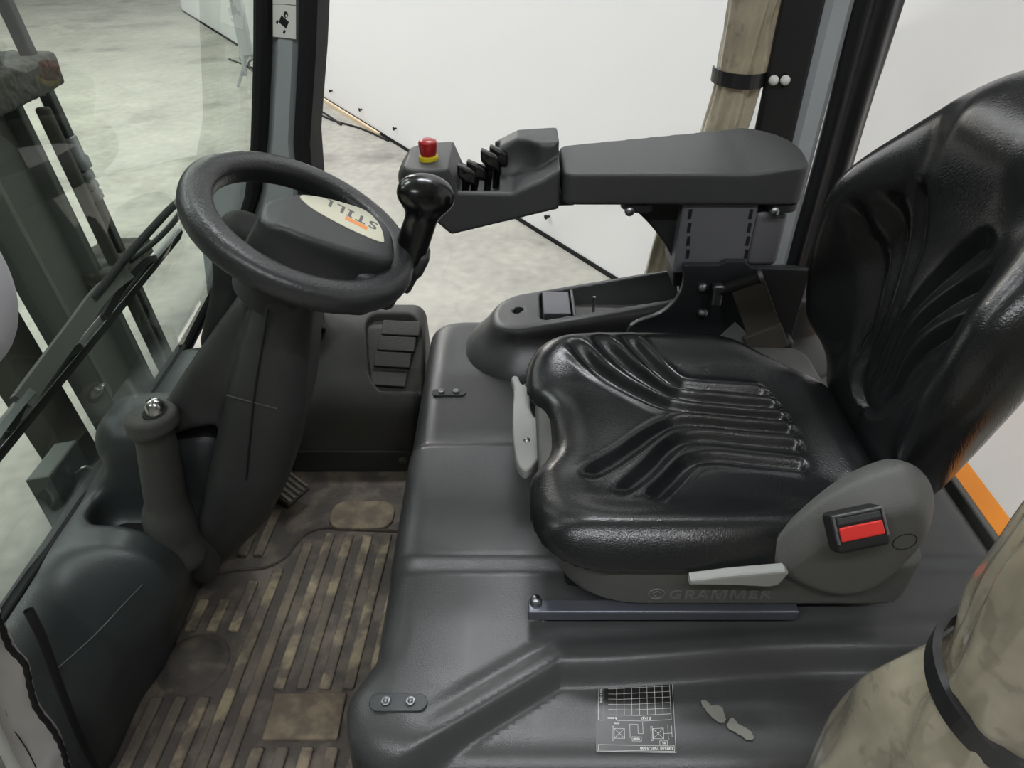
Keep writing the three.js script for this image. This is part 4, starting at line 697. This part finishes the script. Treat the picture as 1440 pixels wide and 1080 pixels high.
// ------------------------------------------------------------------ mast outside the windscreen
{
  const t = thing('lift_mast', 'dark steel lift mast with hydraulic hose ahead of the windscreen', 'mast', [-0.95, 0.05, -1.45]);
  const lean = 0.09;                                                 // top leans forward
  const X = (y, x) => x - (y - 0.6) * lean;
  const up = (name, x, z, wx, wz, m, y0 = 0.06, y1 = 2.2) => part(name, barG([X(y0, x), y0, z], [X(y1, x), y1, z], wx, wz, 0.006), m, t);
  up('outer_channel', -0.96, -1.36, 0.05, 0.16, M.mast);
  up('channel_flange', -0.925, -1.28, 0.05, 0.02, M.mast);
  up('channel_flange', -0.925, -1.44, 0.05, 0.02, M.mast);
  up('inner_channel', -1.02, -1.22, 0.07, 0.09, M.mastDark);
  up('hose', -0.90, -1.535, 0.026, 0.026, M.hose, 0.06, 2.2);
  const hy = 1.10, hx = X(hy, -0.90);
  part('hose_fitting', latheAt([[0.014, -0.07], [0.02, -0.068], [0.02, -0.05], [0.0165, -0.046], [0.02, -0.042], [0.02, -0.03], [0.0165, -0.026], [0.02, -0.022], [0.02, -0.006], [0.015, 0.0], [0.024, 0.002], [0.024, 0.026], [0.019, 0.03], [0.019, 0.07], [0.014, 0.072]], [hx, hy, -1.535], [-lean, 1, 0], 6), M.steel, t);
  part('cross_bracket', sdfMesh((x, y, z) => rbox(x, y, z, X(1.3, -0.93), 1.30, -1.42, 0.06, 0.034, 0.16, 0.012) + 0.004 * noise(x * 90, y * 90, z * 90), [-1.1, 1.23, -1.62], [-0.9, 1.37, -1.22], 0.007), M.mastDark, t, 'greasy bracket');
  part('lower_bracket', sdfMesh((x, y, z) => rbox(x, y, z, X(0.9, -0.92), 0.87, -1.52, 0.06, 0.035, 0.10, 0.012) + 0.005 * noise(x * 60, y * 60, z * 60), [-1.05, 0.81, -1.65], [-0.85, 0.93, -1.39], 0.007), M.mastDark, t);
  up('chain', -0.88, -1.47, 0.03, 0.014, M.mastDark, 0.06, 1.25);
  part('axle_beam', boxG(-0.98, 0.14, -0.85, 0.12, 0.16, 1.2, 0.02), M.mastDark, t);
  up('outer_channel', -0.96, -0.34, 0.05, 0.16, M.mast);
}
{ // bracket block outside the windscreen
  const t = thing('lamp_bracket', 'square grey steel block bracket just outside the windscreen foot', 'bracket', [-0.77, 0.6, -0.87]);
  part('block', plateXZ([[-0.790, -0.835], [-0.790, -0.925], [-0.757, -0.935], [-0.757, -0.845]], 0.70, 0.838), M.brackets, t);
  part('foot', boxG(-0.745, 0.62, -0.89, 0.10, 0.04, 0.10, 0.006), M.brackets, t);
  part('web', boxG(-0.765, 0.66, -0.885, 0.03, 0.10, 0.06, 0.004), M.brackets, t);
  part('clip', tubeG([[-0.752, 0.80, -0.895], [-0.738, 0.805, -0.90], [-0.728, 0.795, -0.905], [-0.722, 0.80, -0.915]], 0.004, 20, 8), M.chrome, t);
}
function plateXZ(P, y0, y1) { const s = new THREE.Shape(P.map(([x, z]) => new THREE.Vector2(x, -z))); const g = new THREE.ExtrudeGeometry(s, { depth: y1 - y0 - 0.004, bevelEnabled: true, bevelSize: 0.002, bevelThickness: 0.002, bevelOffset: -0.002, bevelSegments: 1 }); g.rotateX(-Math.PI / 2); g.translate(0, y0 + 0.002, 0); return uvOblique(g); }

// ------------------------------------------------------------------ pale housing and fabric flap at the near front post
{
  const t = thing('mirror_housing', 'pale grey rounded plastic housing on the near front post', 'housing', [-0.42, 1.38, -0.45]);
  part('shell', sdfMesh((x, y, z) => smin(ell(x, y, z, -0.445, 1.395, -0.475, 0.060, 0.085, 0.05), rbox(x, y, z, -0.47, 1.46, -0.48, 0.05, 0.12, 0.05, 0.04), 0.03), [-0.55, 1.29, -0.55], [-0.36, 1.60, -0.40], 0.006), M.housing, t);
  part('mount', barG([-0.47, 1.42, -0.42], [-0.455, 1.42, -0.36], 0.03, 0.03, 0.008), M.chassis, t);
}
{
  const t = thing('door_flap', 'grey fabric door flap with dark wavy piping at the near front post', 'door flap', [-0.56, 0.6, -0.42]);
  const inner = [[-0.50, 1.06], [-0.505, 1.036], [-0.511, 1.002], [-0.508, 0.976], [-0.520, 0.930], [-0.530, 0.886], [-0.530, 0.84], [-0.535, 0.798], [-0.545, 0.755], [-0.555, 0.68], [-0.565, 0.60]];
  const outer = [[-0.55, 1.06], [-0.558, 1.02], [-0.565, 0.98], [-0.575, 0.93], [-0.583, 0.88], [-0.590, 0.84], [-0.597, 0.80], [-0.605, 0.755], [-0.612, 0.71], [-0.622, 0.66], [-0.63, 0.60]];
  const S2 = (P) => new THREE.CatmullRomCurve3(P.map(([x, y]) => V(x, y, -0.42))).getPoints(60);
  const a = S2(inner), b = S2(outer), pos = [], idx = [];
  const K = 10; for (let i = 0; i <= 60; i++) for (const sd of [0, 1]) for (let k = 0; k <= K; k++) { const u = k / K; pos.push(lerp(a[i].x, b[i].x, u), lerp(a[i].y, b[i].y, u), -0.424 + 0.012 * Math.sin(u * 3.1) + 0.003 * noise(u * 5, i * 0.15, 2) - (sd ? 0.004 : 0)); }
  const W = 2 * (K + 1); for (let i = 0; i < 60; i++) { for (let k = 0; k < K; k++) { const q = i * W + k; idx.push(q, q + W, q + W + 1, q, q + W + 1, q + 1); const r = q + K + 1; idx.push(r, r + W + 1, r + W, r, r + 1, r + W + 1); } }
  const g = new THREE.BufferGeometry(); g.setAttribute('position', new THREE.Float32BufferAttribute(pos, 3)); g.setIndex(idx); g.computeVertexNormals(); uvOblique(g);
  part('fabric', g, std('#b3afab', 0.85, { side: THREE.DoubleSide }), t);
  const wav = a.map((p, i) => [p.x + 0.0007 * Math.sin(i * 2.1), p.y, p.z - 0.002]);
  part('piping', tubeG(wav, 0.003, 160, 8), M.seal, t, 'dark wavy piping');
  part('edge_strip', tubeG(b.map((p) => [p.x - 0.006, p.y, p.z - 0.004]), 0.008, 60, 8), M.whiteEdge, t, 'off white edge strip');
  part('stitching', tubeG(a.map((p, i) => [lerp(p.x, b[i].x, 0.5), lerp(p.y, b[i].y, 0.5), -0.4115]), 0.0008, 60, 4), M.chassis, t);
}
scene.traverse((o) => { if (o.isMesh) { o.castShadow = true; o.receiveShadow = true; } });
renderer.render(scene, camera);
